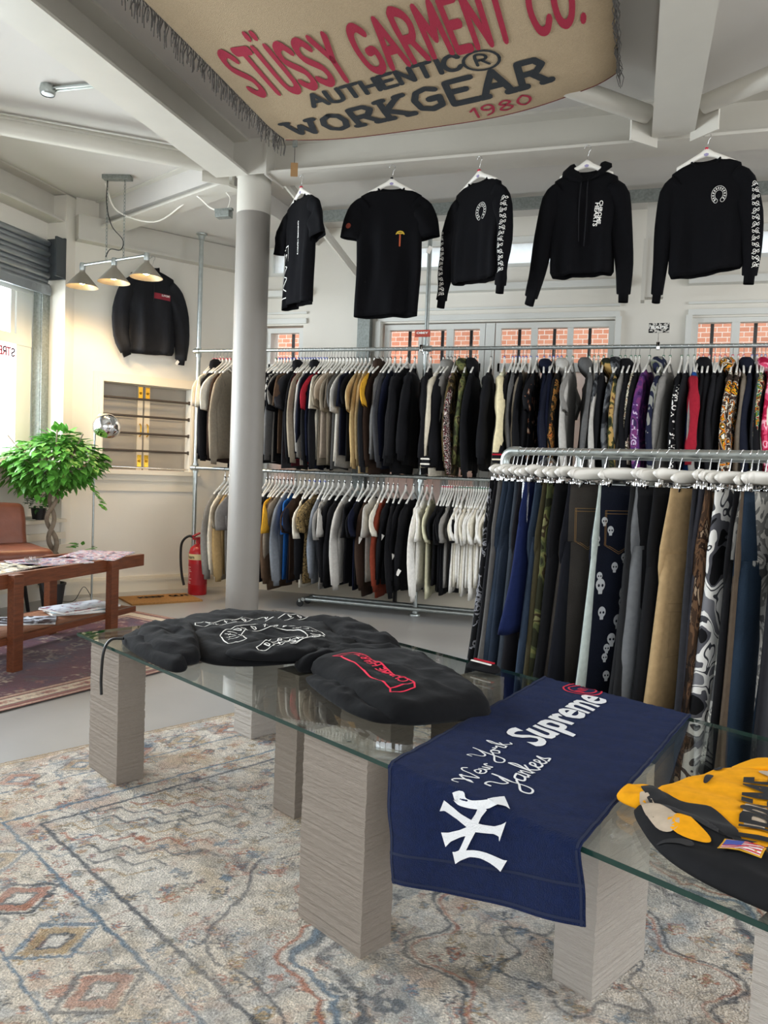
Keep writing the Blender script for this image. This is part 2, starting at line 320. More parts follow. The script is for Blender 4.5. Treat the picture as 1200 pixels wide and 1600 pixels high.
for z, nm in ((1.86, 'top'), (1.695, 'second from the top'), (1.53, 'third from the top'), (1.363, 'lowest')):
    o = MB().tube([cp(HS0, -.03, z), cp(HS1, -.03, z)], .011, 10)
    for s in (HS0+.006, HS1-.006): o.box(cp(s, -.03, z), (.012, .03, .035), CA)
    tag(o.build('hatch_rod', M_brown_rod), 'dark metal rod across the shuttered wall recess, %s of four' % nm, 'rod', 'rods across the wall recess')
tag(MB().tube([cp(HS0, -.03, HZ0+.03), cp(HS1, -.03, HZ0+.02)], .009, 10).build('silver_rod', M_chrome), 'thin silver rod lying along the sill of the shuttered recess', 'rod')
b = MB(); cbox(b, 0, 1.6, 0, .10, 3.225, 3.45); cbox(b, 0, 1.6, 0, .115, 3.225, 3.245); struct(b, 'trim_7', M_steel)
b = MB()
for d0, z0, z1 in ((.014, 0, .14), (.022, .0, .11), (.03, .105, .125), (.018, .135, .15)): cbox(b, -.05, 1.6, 0, d0, z0, z1)
struct(b, 'baseboard_corner', M_trim); struct(MB().box((0, YB-.012, .07), (8.2, .024, .14)), 'baseboard_back', M_trim)
# left wall: pier, reveal, window with roller shutter
b = MB(); b.box((-5.06, 5.94, 1.8), (.32, .14, 3.6)); b.box((XL-.17, 1.8, .36), (.3, 8.2, .72)); b.box((-5.35, -1.9, 2.1), (.5, 1.6, 3.4)); b.box((-5.25, 3.4, 3.36), (.3, 5.1, .5)); b.box((-5.33, 2.5, .95), (.2, 7.3, .5)); struct(b, 'wall_left', M_wall)
b = MB()
for z in (.70, .58, .55): b.box((XL+.01, 3.0, z), (.06 if z > .6 else .03, 5.8, .03))
for k in range(6): b.box((XL+.006, 1.2+k*.95, .3), (.02, .7, .36))
b.box((-5.12, 2.5, 1.19), (.3, 6.7, .035)); struct(b, 'baseboard_left', M_trim)
root = empty('window_9', (-5.22, 5.3, 1.2)); root['kind'] = 'structure'; o_ = Vector(root.location); f = MB()
for y0, y1, z0, z1 in ((-1, 5.80, 1.2, 1.28), (-1, 5.80, 2.24, 2.33), (-1, 5.80, 2.70, 3.0), (5.60, 5.80, 1.2, 2.9), (5.53, 5.58, 2.32, 2.74), (3.9, 4.02, 1.2, 2.8), (2.1, 2.22, 1.2, 2.8), (.3, .42, 1.2, 2.8)): f.box(Vector((-5.22, (y0+y1)/2, (z0+z1)/2))-o_, (.09-.012*(y1-y0 < 2), y1-y0, z1-z0))
f.build('window_frame', M_trim2, root, False); MB().box(Vector((-5.24, 2.4, 2.0))-o_, (.008, 6.7, 1.7)).build('pane', M_pane, root, False)
sh = tag(empty('roller_shutter', (-5.12, 4.0, 2.9)), 'galvanised roller shutter with side guide above the left window', 'shutter'); so = Vector(sh.location)
b = MB()
for k in range(9): b.tube([Vector((-5.06-.02*(k % 2), 1.5, 2.79+.047*k))-so, Vector((-5.06-.02*(k % 2), 5.835, 2.79+.047*k))-so], .027, 10)
b.box(Vector((-5.05, 3.7, 2.745))-so, (.03, 4.3, .07)); b.build('slat_curtain', mat('shutter_slats', '9a9fa3', .4, .7, .05, 20, .1, 5), sh)
MB().box(Vector((-4.985, 5.852, 3.03))-so, (.19, .02, .36)).box(Vector((-4.90, 5.80, 3.03))-so, (.02, .12, .34)).build('end_bracket', mat('dark_galvanised', '5b6064', .45, .7), sh, False)
MB().box(Vector((-5.12, 5.79, 2.0))-so, (.08, .03, 1.62)).box(Vector((-5.08, 5.83, 2.0))-so, (.03, .10, 1.62)).box(Vector((-5.12, 5.88, 2.0))-so, (.08, .012, 1.62)).build('guide_rail', M_galvd, sh, False)
# window lettering on the left window, seen from behind
(vf, wd) = stroke_text('STREETWEAR', .065, .013, .2, .8)
mapped(vf, lambda x, y: Vector((-5.17, 5.57-x, 2.13+y)), 'window_lettering', mat('red_vinyl', 'b8323c', .5)); tag(bpy.context.scene.objects['window_lettering'], 'red vinyl STREETWEAR lettering on the left window read from behind', 'sign')
# side and front walls with tall openings (outside the frame)
wall_with_holes('wall_right', YF, YB+.3, 0, ZC, [(-.6, 5.6, .9, 3.3)], lambda u, w, z: Vector((XR+w, u, z)), .2, M_wall)
wall_with_holes('wall_front', XL-.6, XR+.2, 0, ZC, [(-2.6, 3.8, .5, 3.3)], lambda u, w, z: Vector((u, YF-w, z)), .2, M_wall)
# steel frame of the ceiling
def ibeam(b, P, Q, z0, z1, fw=.26, ft=.018, wt=.02):
    P, Q = Vector((*P, 0)), Vector((*Q, 0)); d = Q-P; L = d.length; a = math.atan2(d.y, d.x); c = (P+Q)/2
    b.box((c.x, c.y, z0+ft/2), (L, fw, ft), a); b.box((c.x, c.y, z1-ft/2), (L, fw, ft), a); b.box((c.x, c.y, (z0+z1)/2), (L-.004, wt, z1-z0-2*ft+.002), a); return b
struct(ibeam(MB(), (-2.62, 5.33), (XR, 5.33), ZB, ZC), 'trim_8', M_steel)
struct(ibeam(MB(), (-2.89, YF), (-2.89, 5.2), ZB, ZC), 'trim_9', M_steel)
struct(ibeam(MB(), (.138, YF), (.138, 5.15), ZB-.003, ZC, .245), 'trim_10', M_steel)
struct(ibeam(MB(), (-3.0, 5.42), (-5.2, 6.42), ZB+.004, ZC+.008, .2), 'trim_11', M_steel)
struct(ibeam(MB(), (-5.05, YF), (-5.05, 6.3), ZB-.004, ZC+.004, .26), 'trim_12', M_steel)
struct(MB().box((-2.615, 5.33, 3.49), (.015, .3, .28)).box((-2.75, 5.2, 3.5), (.28, .015, .26)), 'trim_13', M_steel)
b = MB(); b.tube([(-4.35, 4.18, 3.47), (-3.06, 5.24, 3.47)], .055, 16); b.tube([(-4.5, 4.25, 3.585), (-3.2, 5.28, 3.585)], .02, 10)
b.tube([(-1.6, 3.5, 3.50), (-.02, 5.06, 3.47)], .055, 16); b.tube([(.3, 5.0, 3.47), (2.0, 3.6, 3.47)], .055, 16)
b.box((-.03, 5.1, 3.42), (.012, .22, .22), radians(-45)); b.box((.31, 5.05, 3.42), (.012, .2, .22), radians(45)); b.box((-3.05, 5.24, 3.44), (.012, .2, .2), radians(-50)); struct(b, 'trim_14', M_steel, True)
b = MB(); b.box((-.2, 6.6, 3.52), (6.4, .012, .085)); b.box((-.2, 6.62, 3.48), (6.4, .05, .01)); b.box((-.2, 6.62, 3.56), (6.4, .05, .01)); struct(b, 'trim_15', M_galvd)
b = MB(); b.box((.1, 6.9, 3.2), (.16, .1, .85)); b.box((.02, 6.9, 3.0), (.03, .12, .5)); struct(b, 'trim_16', M_steel)
b = MB(); b.tube([(-2.68, 5.55, 3.5), (-2.45, 7.2, 2.95)], .035, 8); struct(b, 'trim_17', M_steel)
# column
cr = empty('steel_column', (-2.79, 5.36, 0)); tag(cr, 'round steel column painted grey below and white above', 'column')
MB().lathe([(.125, 0), (.125, 3.13)], n=40).build('shaft', mat('column_grey', '88837c', .5, 0, .06, 60, .02, 8), cr)
MB().lathe([(.1255, 3.13), (.1255, 3.40), (.14, 3.41), (.14, 3.62)], n=40).build('painted_top', M_steel, cr)
MB().lathe([(.2, 0), (.2, .02), (.128, .02)], n=40).build('base_plate', M_galvd, cr)
# outside
tag(MB().box((0, 9.6, 1.6), (16, .3, 3.4)).box((-3.6, 9.3, 1.0), (2.0, .5, 3.2)).build('brick_building', M_brick, None, False), 'red brick building across the yard behind the back windows', 'building')
tag(MB().box((.1, 9.0, 1.1), (1.3, .4, 2.9)).build('yard_outbuilding', mat('pale_render', 'cbbfae', .9), None, False), 'pale rendered outbuilding seen through the back windows', 'building')
fb = tag(empty('street_building', (-14, 5, -.5)), 'pale building across the street seen through left window', 'building')
MB().box((0, 2, 3), (1, 12, 6)).build('facade', mat('pale_facade', 'd8cfb4', .9), fb, False)
for k in range(8): MB().box((.52, -3+k*1.4, 2.3), (.06, .8, 1.3)).build('window', mat('facade_window', '8b9496', .3), fb, False)
g = MB().box((0, 0, -.6), (60, 60, .1)).build('street_ground', mat('pavement', 'a8a49c', .9), None, False); g['kind'] = 'structure'
# ------------------------------------------------------------------ garments on hangers
# local frame: x = across the shoulders, -y = front, z up, origin where the hanger neck leaves the collar
def se(t, a, b, p=.75):
    c, s = cos(t), sin(t); return (a*math.copysign(abs(c)**p, c), b*math.copysign(abs(s)**p, s))
def body_mesh(name, sh=.46, chest=.5, hem=.5, L=.74, neck=.17, th=.045, drop=.055, seed=0, n=28, wav=.5, scoop=.05, lv=12, collar=0., hemband=0.):
    q = random.Random(seed); ph = [q.uniform(0, 6.3) for _ in range(6)]; rs = []; ks = [q.uniform(9, 15), q.uniform(18, 28)]
    lev = [(0, neck/2, .014)] + [(-drop*k/4, neck/2+(sh/2-neck/2)*(k/4)**.85, .014+th*.5*(k/4)) for k in (1, 2, 3, 4)]
    lev += [(-drop-.05, sh/2+.012, th*.8), (-.2, chest/2, th)] + [(-.2-(L-.2)*k/(lv-5), chest/2+(hem-chest)/2*k/(lv-5), th*(1+.25*k/(lv-5))) for k in range(1, lv-4)]
    for i, (z, hw, t) in enumerate(lev):
        ramp = min(1, max(0, (-z-.12)/.35)); r = []
        for k in range(n):
            x, y = se(2*pi*k/n, hw, t/2); zz = z
            fold = (sin(x*ks[0]*2+ph[0]+z*2.2)+.6*sin(x*ks[1]*2+ph[1]-z*3))*th*.32*wav*ramp
            y += fold; x += sin(z*9+ph[2])*.006*ramp
            if i == 0: zz -= (scoop if y < 0 else .012)*(1-(x/hw)**2)
            if i == 1: zz -= (scoop if y < 0 else .012)*.55*max(0, 1-(x/hw)**2)
            if i == len(lev)-1: zz += sin(x*7+ph[3])*.008
            r.append(Vector((x, y, zz)))
        rs.append(r)
    if hemband:
        rs[-1] = [Vector((v.x*.93, v.y*.8, v.z)) for v in rs[-1]]
    inner = [Vector((v.x*.96, v.y*.7, v.z+.012)) for v in rs[-1]]; inn2 = [Vector((v.x*.94, v.y*.6, v.z+.1)) for v in rs[-1]]
    b = MB(); top = [Vector((v.x*.93, v.y*.6, v.z-.012)) for v in rs[0]]; top2 = [Vector((v.x*.8, v.y*.5, v.z-.05)) for v in rs[0]]
    if collar:
        c1 = [Vector((v.x*.95, v.y*1.2, v.z+collar)) for v in rs[0]]; rs = [c1] + rs; top = [Vector((v.x*.9, v.y*.5, v.z-.01)) for v in c1]
    b.rings([top2, top] + rs + [inner, inn2], False, False); return b
def sleeve_mesh(pts, ws, th=.045, n=14, seed=0, cuff=0.):
    """pts in the x-z plane (y optional), ws = widths"""
    P = [Vector(p) for p in spline([Vector((p[0], p[2] if len(p) > 2 else 0, p[1])) for p in pts], 3)]; m = len(P); q = random.Random(seed); ph = q.uniform(0, 6)
    rs = []
    for i, p in enumerate(P):
        t = (P[min(i+1, m-1)]-P[max(i-1, 0)]).normalized(); N = Vector((t.z, 0, -t.x)).normalized(); f = i/(m-1)*(len(ws)-1); j = min(int(f), len(ws)-2); w = ws[j]+(ws[j+1]-ws[j])*(f-j)
        r = []
        for k in range(n):
            a, c = se(2*pi*k/n, w/2, th/2*(1+.2*sin(i*1.7+ph)), .85); c += sin(a*40+ph+i*.5)*th*.12; r.append(p+N*a+Vector((0, 1, 0))*c)
        rs.append(r)
    d = (P[-1]-P[-2]).normalized()
    if cuff:
        c = P[-1]; rs += [[c+(v-c)*.72+d*.004 for v in rs[-1]], [c+(v-c)*.7+d*cuff for v in rs[-1]]]
    c = sum(rs[-1], Vector())/n; rs += [[c+(v-c)*.8-d*.012 for v in rs[-1]], [c+(v-c)*.7-d*.06 for v in rs[-1]]]
    b = MB(); b.rings(rs, True, False); return b
TPL = {}
def tpl(kind, var):
    key = (kind, var)
    if key in TPL: return TPL[key]
    s = var*13+hash(kind) % 7 if False else var*13+len(kind); q = random.Random(s*3+1); j = lambda a: q.uniform(-a, a)
    if kind == 'tee':
        b = body_mesh('b', .47+j(.02), .53, .53+j(.03), .80+j(.04), th=.034, seed=s, lv=11)
        sl = [sleeve_mesh([(g*.195, -.10), (g*.255, -.155, j(.01)), (g*(.31+j(.01)), -.235, j(.03)), (g*(.325+j(.012)), -.36+j(.02), j(.03))], [.12, .19, .21, .20], .034, 12, s+g) for g in (-1, 1)]
    elif kind == 'jacket':
        b = body_mesh('b', .5, .56, .53, .84+j(.03), th=.07, seed=s, lv=11, wav=.3, collar=.035, hemband=1)
        sl = [sleeve_mesh([(g*.20, -.11), (g*.265, -.19), (g*(.305+j(.02)), -.42, j(.03)), (g*(.315+j(.02)), -.72+j(.03), j(.03))], [.12, .19, .18, .15], .07, 12, s+g, .06) for g in (-1, 1)]
    else:
        b = body_mesh('b', .48, .54, .5, .82+j(.03), th=.048, seed=s, lv=11, wav=.4, hemband=1)
        sl = [sleeve_mesh([(g*.195, -.105), (g*.258, -.18), (g*(.295+j(.02)), -.42, j(.04)), (g*(.30+j(.03)), -.78+j(.05), j(.04))], [.12, .17, .155, .12], .048, 12, s+g, .05) for g in (-1, 1)]
    me = [b.mesh('torso')] + [x.mesh('sleeve') for x in sl]
    if kind == 'hood':
        h = MB(); rs = []
        for k, (z, w, t, y0) in enumerate([(-.05, .12, .05, .0), (-.01, .13, .10, .03), (.035, .125, .12, .05), (.075, .10, .11, .06), (.10, .05, .07, .065), (.105, .01, .02, .065)]):
            rs.append([Vector((se(2*pi*i/14, w, t/2, .9)[0], se(2*pi*i/14, w, t/2, .9)[1]+y0*.6, z)) for i in range(14)])
        h.rings(rs); me.append(h.mesh('hood'))
    TPL[key] = me; return me
def obj_of(me, name, m, parent=None):
    if not me.materials: me.materials.append(m)
    o = bpy.data.objects.new(name, me); COL.objects.link(o); o.material_slots[0].link = 'OBJECT'; o.material_slots[0].material = m
    if parent: o.parent = parent
    return o
# hanger meshes, shared
def make_hanger_meshes():
    hk = MB(); p = [(0, 0, 0)] + [(.021*sin(a), 0, .047+.021*-cos(a)) for a in [0.0, .6, 1.2, 1.8, 2.4, 3.0, 3.6, 4.2, 4.7]]
    hk.tube([(0, 0, -.03), (0, 0, .0)] + [(.0205*sin(a), 0, .062-.0215*cos(a)) for a in (.5, 1.1, 1.7, 2.3, 2.9, 3.5, 4.1, 4.6)], .0022, 6)
    ar = MB(); rs = []
    for k in range(-9, 10):
        x = k/9*.205; z = -.05-.115*abs(k/9)**1.0; h = .02+.03*max(0, 1-abs(k)/2.5)
        rs.append([Vector((x, .0075*cos(a), z+h/2*sin(a))) for a in [2*pi*i/8 for i in range(8)]])
    ar.rings(rs)
    ar.box((0, 0, -.03), (.022, .013, .04))
    cu = MB().box((0, 0, -.012), (.017, .017, .017))
    hk2 = MB().tube([(0, 0, -.05), (0, 0, .0)] + [(.0205*sin(a), 0, .062-.0215*cos(a)) for a in (.5, 1.1, 1.7, 2.3, 2.9, 3.5, 4.1, 4.6)], .0026, 6)
    bar = MB(); rs = []
    for k in range(-10, 11):
        x = k/10*.185; e = sqrt(max(0, 1-(abs(k)/10)**8)); h = .026*max(e, .3); rs.append([Vector((x, .011*cos(a), -.026+h*sin(a))) for a in [2*pi*i/8 for i in range(8)]])
    bar.rings(rs)
    cl = MB().box((0, 0, -.053), (.006, .005, .04)).box((0, 0, -.073), (.034, .014, .026), bev=.003).box((0, -.009, -.066), (.02, .006, .03))
    return [x.mesh(n) for x, n in ((hk, 'hook'), (ar, 'shoulders'), (cu, 'size_marker'), (hk2, 'hook'), (bar, 'bar'), (cl, 'clip'))]
HM = make_hanger_meshes()
CUBE = {'k': '1b1b1e', 'b': '1e3fb0', 'g': '0f6b45', 'r': 'd4304a', 'p': '6a5aa8'}
def hanger(loc, rz, cube, label, group, name='clothes_hanger', swing=0.):
    root = empty(name, loc, rz); tag(root, label, 'hanger', group)
    obj_of(HM[0], 'hook', M_chrome, root); obj_of(HM[1], 'shoulders', M_wplas, root)
    if cube: obj_of(HM[2], 'size_marker', mat('marker_'+cube, CUBE[cube], .4), root)
    return root
COLN = {  # colour code -> (hex or material, words)
 'K': ('131316', 'black'), 'k': ('1d1d20', 'charcoal black'), 'C': ('3a3a3d', 'charcoal grey'), 'N': ('171a27', 'navy'), 'n': ('101426', 'dark navy'), 'G': ('8b8883', 'grey'), 'g': ('5d5c5b', 'dark grey'),
 'L': ('b7b3ac', 'light grey'), 'W': ('efece5', 'white'), 'w': ('e3dccb', 'cream'), 'T': ('a98e62', 'tan'), 't': ('bfa67a', 'sand'), 'B': ('35271f', 'dark brown'), 'b': ('5d4a3a', 'brown'), 'E': ('8d8271', 'taupe'),
 'P': ('dccbb8', 'pinkish beige'), 'Y': ('d9a233', 'mustard'), 'R': ('96202e', 'red'), 'r': ('4a141d', 'burgundy'), 'U': ('2560a8', 'bright blue'), 'u': ('44536b', 'slate blue'), 'S': ('7b8087', 'pale blue grey'), 'O': ('7a3524', 'rust'),
 'M': ('7f7466', 'grey brown'), 'Q': ('dcd8b8', 'butter cream')}
PAT = {
 'green_camo': ([(0, '2a2b1c'), (.42, '4b5132'), (.5, '6a6a40'), (.57, '3a3020'), (.64, '7a7852')], 9, 'green camouflage'), 'brown_camo': ([(0, '241d14'), (.42, '5a4a2c'), (.52, '3c3a22'), (.6, '80683e')], 10, 'brown camouflage'),
 'tan_camo': ([(0, '20241a'), (.43, '4a4a28'), (.49, 'b39257'), (.62, '6b4a2c')], 10, 'tan and black camouflage'), 'grey_camo': ([(0, '1e1f22'), (.45, '45474a'), (.55, '6d6f70')], 12, 'dark grey camouflage'),
 'orange_camo': ([(0, '1a1614'), (.44, '33301c'), (.5, 'a8743a'), (.57, '2a2018'), (.62, 'c06a30')], 18, 'brown and orange camouflage'), 'purple_camo': ([(0, '3a1c4c'), (.42, '56306a'), (.5, '74386f'), (.58, '3c2a52')], 9, 'purple camouflage'),
 'navy_camo': ([(0, '1c2036'), (.46, '8e8e86'), (.56, '6c6f58'), (.62, '20243c')], 7, 'grey and navy camouflage'), 'pink_camo': ([(0, 'a8143c'), (.45, 'd8486c'), (.53, 'f0a8b8'), (.6, 'c01c40')], 9, 'pink and red camouflage'),
 'floral': ([(0, '141214'), (.42, 'b8a8a0'), (.48, '1a1618'), (.55, '8a3038'), (.58, '181416'), (.64, 'd8ccc4')], 38, 'black and white speckled'), 'leopard': ([(0, 'e0d8c0'), (.42, '3a3018'), (.5, 'ded6c0'), (.56, '8a5a28'), (.62, 'e0d8c0')], 34, 'white leopard print'),
 'paisley': ([(0, '1a1a1d'), (.47, '5a5a60'), (.51, '1c1c20'), (.58, '6c6c70'), (.62, '19191c')], 45, 'black paisley'), 'snake': ([(0, '3a3224'), (.43, '9a8258'), (.55, '2c261c'), (.6, 'b89c68')], 55, 'tan and brown snake print'),
 'cartoon': ([(0, '2a201a'), (.40, '4a3830'), (.47, 'e8e0cc'), (.505, '3a2c24'), (.54, 'd8701c'), (.575, 'e0b020'), (.60, '2c221c'), (.66, 'f0e8d8')], 17, 'brown multicoloured all over print'), 'multi': ([(0, '241c18'), (.4, '8a3424'), (.46, 'd8c8a0'), (.5, '1f6a6a'), (.54, '6a7a20'), (.6, 'c86a28'), (.65, '3a2c24')], 22, 'multicoloured patterned'),
 'splash': ([(0, '151518'), (.58, '8a5c48'), (.64, 'c8b098')], 12, 'black and brown patched'), 'stripes': ([(0, '131316'), (.5, 'd8d6d0')], 20, 'black and white striped')}
def cmat(c):
    if c in COLN: return fab(COLN[c][0]), COLN[c][1]
    p, s, w = PAT[c]; return pattern(c, p, s, 2, .5), w
KW = {'tee': 't-shirt', 'long': 'sweatshirt', 'hood': 'hooded top', 'jacket': 'jacket'}
NM = {'tee': 't_shirt', 'long': 'sweatshirt', 'hood': 'hooded_top', 'jacket': 'jacket'}
CAT = {'tee': 't-shirt', 'long': 'sweatshirt', 'hood': 'hoodie', 'jacket': 'jacket'}
RKX = lambda px, z: None
# pixel column of a hook -> room x along the straight rail (worked out beforehand, linear law of the rail)
def rail_x(px, z):
    u = (px-600)/1220; k = z-1.25
    # point (x, 6.6, z): solve lateral/depth = u for the camera used above
    Ru, Fu = _Rr, _F
    den = Ru.x-u*Fu.x; return (u*(Fu.y*6.6+Fu.z*k)-(Ru.y*6.6+Ru.z*k))/den
UP = [(334,'tee','P','r'),(339,'tee','w','r'),(344,'hood','K','r'),(349,'long','k','r'),(355,'tee','w','r'),(360,'long','B','r'),(366,'long','E','r'),
 (432,'long','K','g'),(437,'tee','K','b'),(441,'tee','stripes','b'),(446,'tee','G','b'),(451,'long','g','b'),(456,'tee','K','b'),(461,'tee','b','b'),(467,'tee','C','b'),(472,'hood','K','b'),(477,'long','r','b'),(481,'long','R','b'),(485,'long','E','b'),(489,'long','L','b'),
 (493,'long','N','b'),(498,'hood','K','b'),(502,'long','n','b'),(507,'tee','R','b'),(511,'long','K','b'),(515,'tee','w','k'),(519,'tee','E','k'),(523,'tee','P','k'),(528,'tee','E','k'),(533,'tee','M','k'),(538,'tee','g','k'),
 (544,'tee','w','k'),(549,'tee','L','k'),(554,'tee','n','k'),(560,'tee','K','k'),(566,'tee','t','k'),(572,'long','T','k'),(579,'long','t','k'),(586,'tee','Y','k'),(592,'long','k','k'),(598,'hood','B','k'),
 (606,'long','g','k'),(611,'long','C','k'),(618,'long','n','k'),(627,'jacket','K','k'),(637,'jacket','K',None),(649,'jacket','K','k'),(674,'jacket','K','k'),
 (694,'varsity_cream','w','k'),(701,'jacket','K','k'),(706,'hood','G','k'),(712,'long','floral','k'),(718,'long','brown_camo','k'),(730,'hood','green_camo','k'),(744,'hood','K','k'),(768,'varsity_black','K','k'),(789,'varsity_red','Q','b'),
 (802,'long','K','b'),(807,'long','g','b'),(813,'long','K','b'),(818,'long','K','b'),(823,'long','E','b'),(830,'long','K','b'),(840,'tee','splash','b'),(851,'long','n','b'),(860,'hood','n','b'),(866,'long','N','b'),(872,'long','orange_camo','b'),(878,'long','K','b'),
 (886,'hood','L','g'),(896,'tee','G','g'),(922,'hood','g','g'),(929,'long','L','g'),(936,'long','grey_camo','g'),(944,'long','K','g'),(957,'hood','tan_camo','g'),(970,'hood','grey_camo','g'),(978,'long','G','g'),(987,'hood','K','g'),(994,'long','leopard','g'),(1000,'long','K','g'),
 (1016,'purple_text','purple_camo','g'),(1038,'hood','navy_camo','g'),(1048,'long','G','g'),(1066,'black_text','K','g'),(1076,'long','k','g'),(1086,'colour_block','R','g'),(1093,'long','G','r'),(1100,'long','K','r'),(1109,'hood','K','r'),(1118,'long','k','r'),(1126,'long','K','r'),(1134,'long','K','r'),
 (1146,'hood','cartoon','r'),(1155,'long','cartoon','r'),(1163,'long','M','r'),(1176,'hood','N','p'),(1184,'dip_dye','C','p'),(1191,'long','multi','p'),(1197,'long','K','p'),(1204,'hood','pink_camo','p'),(1212,'long','w','p')]
LO = [(352,'long','G','k'),(358,'long','w','k'),(364,'tee','E','k'),(369,'long','T','k'),(374,'tee','G','k'),
 (417,'long','r','k'),(422,'long','N','k'),(427,'long','paisley','k'),(433,'long','n','k'),(438,'tee','Y','k'),(444,'long','b','k'),(450,'long','M','k'),(456,'long','S','k'),(462,'tee','U','k'),(470,'tee','N','k'),(477,'tee','B','k'),
 (484,'tee','w','b'),(492,'long','K','b'),(500,'tee','snake','b'),(508,'long','S','b'),(514,'tee','G','k'),(521,'tee','L','k'),(530,'long','K','k'),(539,'long','K','k'),(550,'long','L','k'),(560,'tee','K','k'),(568,'tee','n','k'),(576,'tee','K','k'),(584,'long','B','k'),(592,'tee','L','k'),
 (600,'tee','w','k'),(607,'long','O','k'),(615,'long','K','k'),(622,'long','K','k'),(635,'long','K','k'),(647,'long','K','k'),(661,'white_graphic','W','k'),(668,'tee','W','r'),(676,'photo_tee','Q','k')] + \
 [(692+3.6*k,'tee','K','r') for k in range(5)] + [(710,'tee','G','k'),(714,'tee','K','k')] + [(718+3.9*k,'tee',('W','w')[k % 3 == 1],'g') for k in range(16)]
prints = []
def place(px, kind, c, cube, z, row, label, hlabel, idx):
    x = rail_x(px, z); base = {'varsity_cream': 'jacket', 'varsity_black': 'jacket', 'varsity_red': 'jacket', 'purple_text': 'long', 'black_text': 'long', 'colour_block': 'jacket', 'dip_dye': 'long', 'white_graphic': 'long', 'photo_tee': 'tee'}.get(kind, kind)
    m, w = cmat(c); q = random.Random(idx*7+int(z*10)); yaw = pi/2 + radians(q.uniform(-5, 7)) + (radians(-9) if px > 960 else 0); sm = m
    dz = -.192; me = tpl(base, idx % 4 if base == 'tee' else idx % 3)
    root = obj_of(me[0], NM[base], m); root.location = (x, 6.6+q.uniform(-.012, .012), z+dz); root.rotation_euler = (radians(q.uniform(-1.5, 1.5)), 0, yaw)
    root.scale = (1, (1.0 if px > 600 or row == 'lower' else .8), q.uniform(.93, 1.04)*(1.04 if row == 'upper' else 1.0)*(.94 if px > 690 and row == 'lower' else 1)); tag(root, label, CAT[base], 'garments on the %s rail' % row)
    if kind == 'varsity_cream': sm = fab('d9cfb8')
    if kind == 'varsity_red': sm = fab('e4d6ae')
    if kind == 'colour_block': sm = fab('9c2030'); root.material_slots[0].material = fab('1c4a8c')
    ss = [obj_of(me[1], 'sleeve', sm, root), obj_of(me[2], 'sleeve', sm, root)]
    if base == 'hood': obj_of(me[3], 'hood', m, root)
    h = hanger((x, 6.6, z-.066), yaw, cube, hlabel, 'hangers on the %s rail' % row)
    if kind in ('varsity_cream', 'varsity_red'):
        cc = [fab('141416'), fab('efe9dc')] if kind == 'varsity_cream' else [fab('a81c2c'), fab('efe0c4')]
        d = MB(); P = Vector((-.315, 0, -.74)); d.box(P, (.15, .072, .09), bev=.012); o = d.build('striped_cuff', fab('17171a'), root)
        for k, dzz in enumerate((.022, -.018)): MB().box(P+Vector((0, 0, dzz)), (.153, .075, .012)).build('stripe', cc[1] if kind == 'varsity_cream' or k else cc[0], o)
    if kind == 'dip_dye':
        nt = m.node_tree
    return root, ss
def names(lst):
    out = []
    for px, kind, c, cu in lst:
        base = {'varsity_cream': 'jacket', 'varsity_black': 'jacket', 'varsity_red': 'jacket', 'purple_text': 'long', 'black_text': 'long', 'colour_block': 'jacket', 'dip_dye': 'long', 'white_graphic': 'long', 'photo_tee': 'tee'}.get(kind, kind)
        col = COLN[c][1] if c in COLN else PAT[c][2]
        w = {'varsity_cream': 'black varsity jacket with cream sleeves and black striped cuffs', 'varsity_black': 'black varsity jacket with a pale letter', 'varsity_red': 'cream sleeved varsity jacket with red striped cuffs', 'purple_text': 'purple camouflage top with lettered sleeve',
             'black_text': 'black sweatshirt with white lettered sleeve', 'colour_block': 'jacket with blue shoulder and red sleeve', 'dip_dye': 'charcoal sweatshirt fading to red hem', 'white_graphic': 'white long sleeved top with black graphics', 'photo_tee': 'pale t-shirt with a dark photo print'}.get(kind, col+' '+KW[base])
        out.append(w)
    return out
ORD = ['', 'first', 'second', 'third', 'fourth', 'fifth', 'sixth', 'seventh', 'eighth', 'ninth', 'tenth', 'eleventh', 'twelfth']
def labels(ws, row, marks):
    res = []
    for i, w in enumerate(ws):
        if ws.count(w) == 1: res.append(('%s on the %s rail' % (w, row), w)); continue
        best = None
        for j, short in marks.items():
            if j != i and (best is None or abs(j-i) < abs(best[0]-i)): best = (j, short)
        k = abs(best[0]-i); side = 'right' if i > best[0] else 'left'
        res.append(('%s, %s %s of the %s, %s rail' % (w, ORD[min(k, 12)], side, best[1], row), '%s garment %s of the %s' % (ORD[min(k, 12)], side, best[1]))); 
    return res
def find(lst, kind, c): return [i for i, e in enumerate(lst) if e[1] == kind and e[2] == c][0]
MU = {0: 'left end post', find(UP,'long','K'): 'column', find(UP,'tee','stripes'): 'striped t-shirt', find(UP,'tee','Y'): 'mustard t-shirt', find(UP,'varsity_cream','w'): 'cream sleeved jacket', find(UP,'hood','green_camo'): 'green camouflage hood', find(UP,'varsity_red','Q'): 'red cuffed jacket',
      find(UP,'long','orange_camo'): 'orange camouflage top', find(UP,'hood','tan_camo'): 'tan camouflage hoodie', find(UP,'purple_text','purple_camo'): 'purple top', find(UP,'colour_block','R'): 'red sleeved jacket', find(UP,'hood','cartoon'): 'multicoloured print hoodie', find(UP,'long','R'): 'red sweatshirt', find(UP,'tee','splash'): 'patched t-shirt', find(UP,'tee','P')+0: 'left end post'}
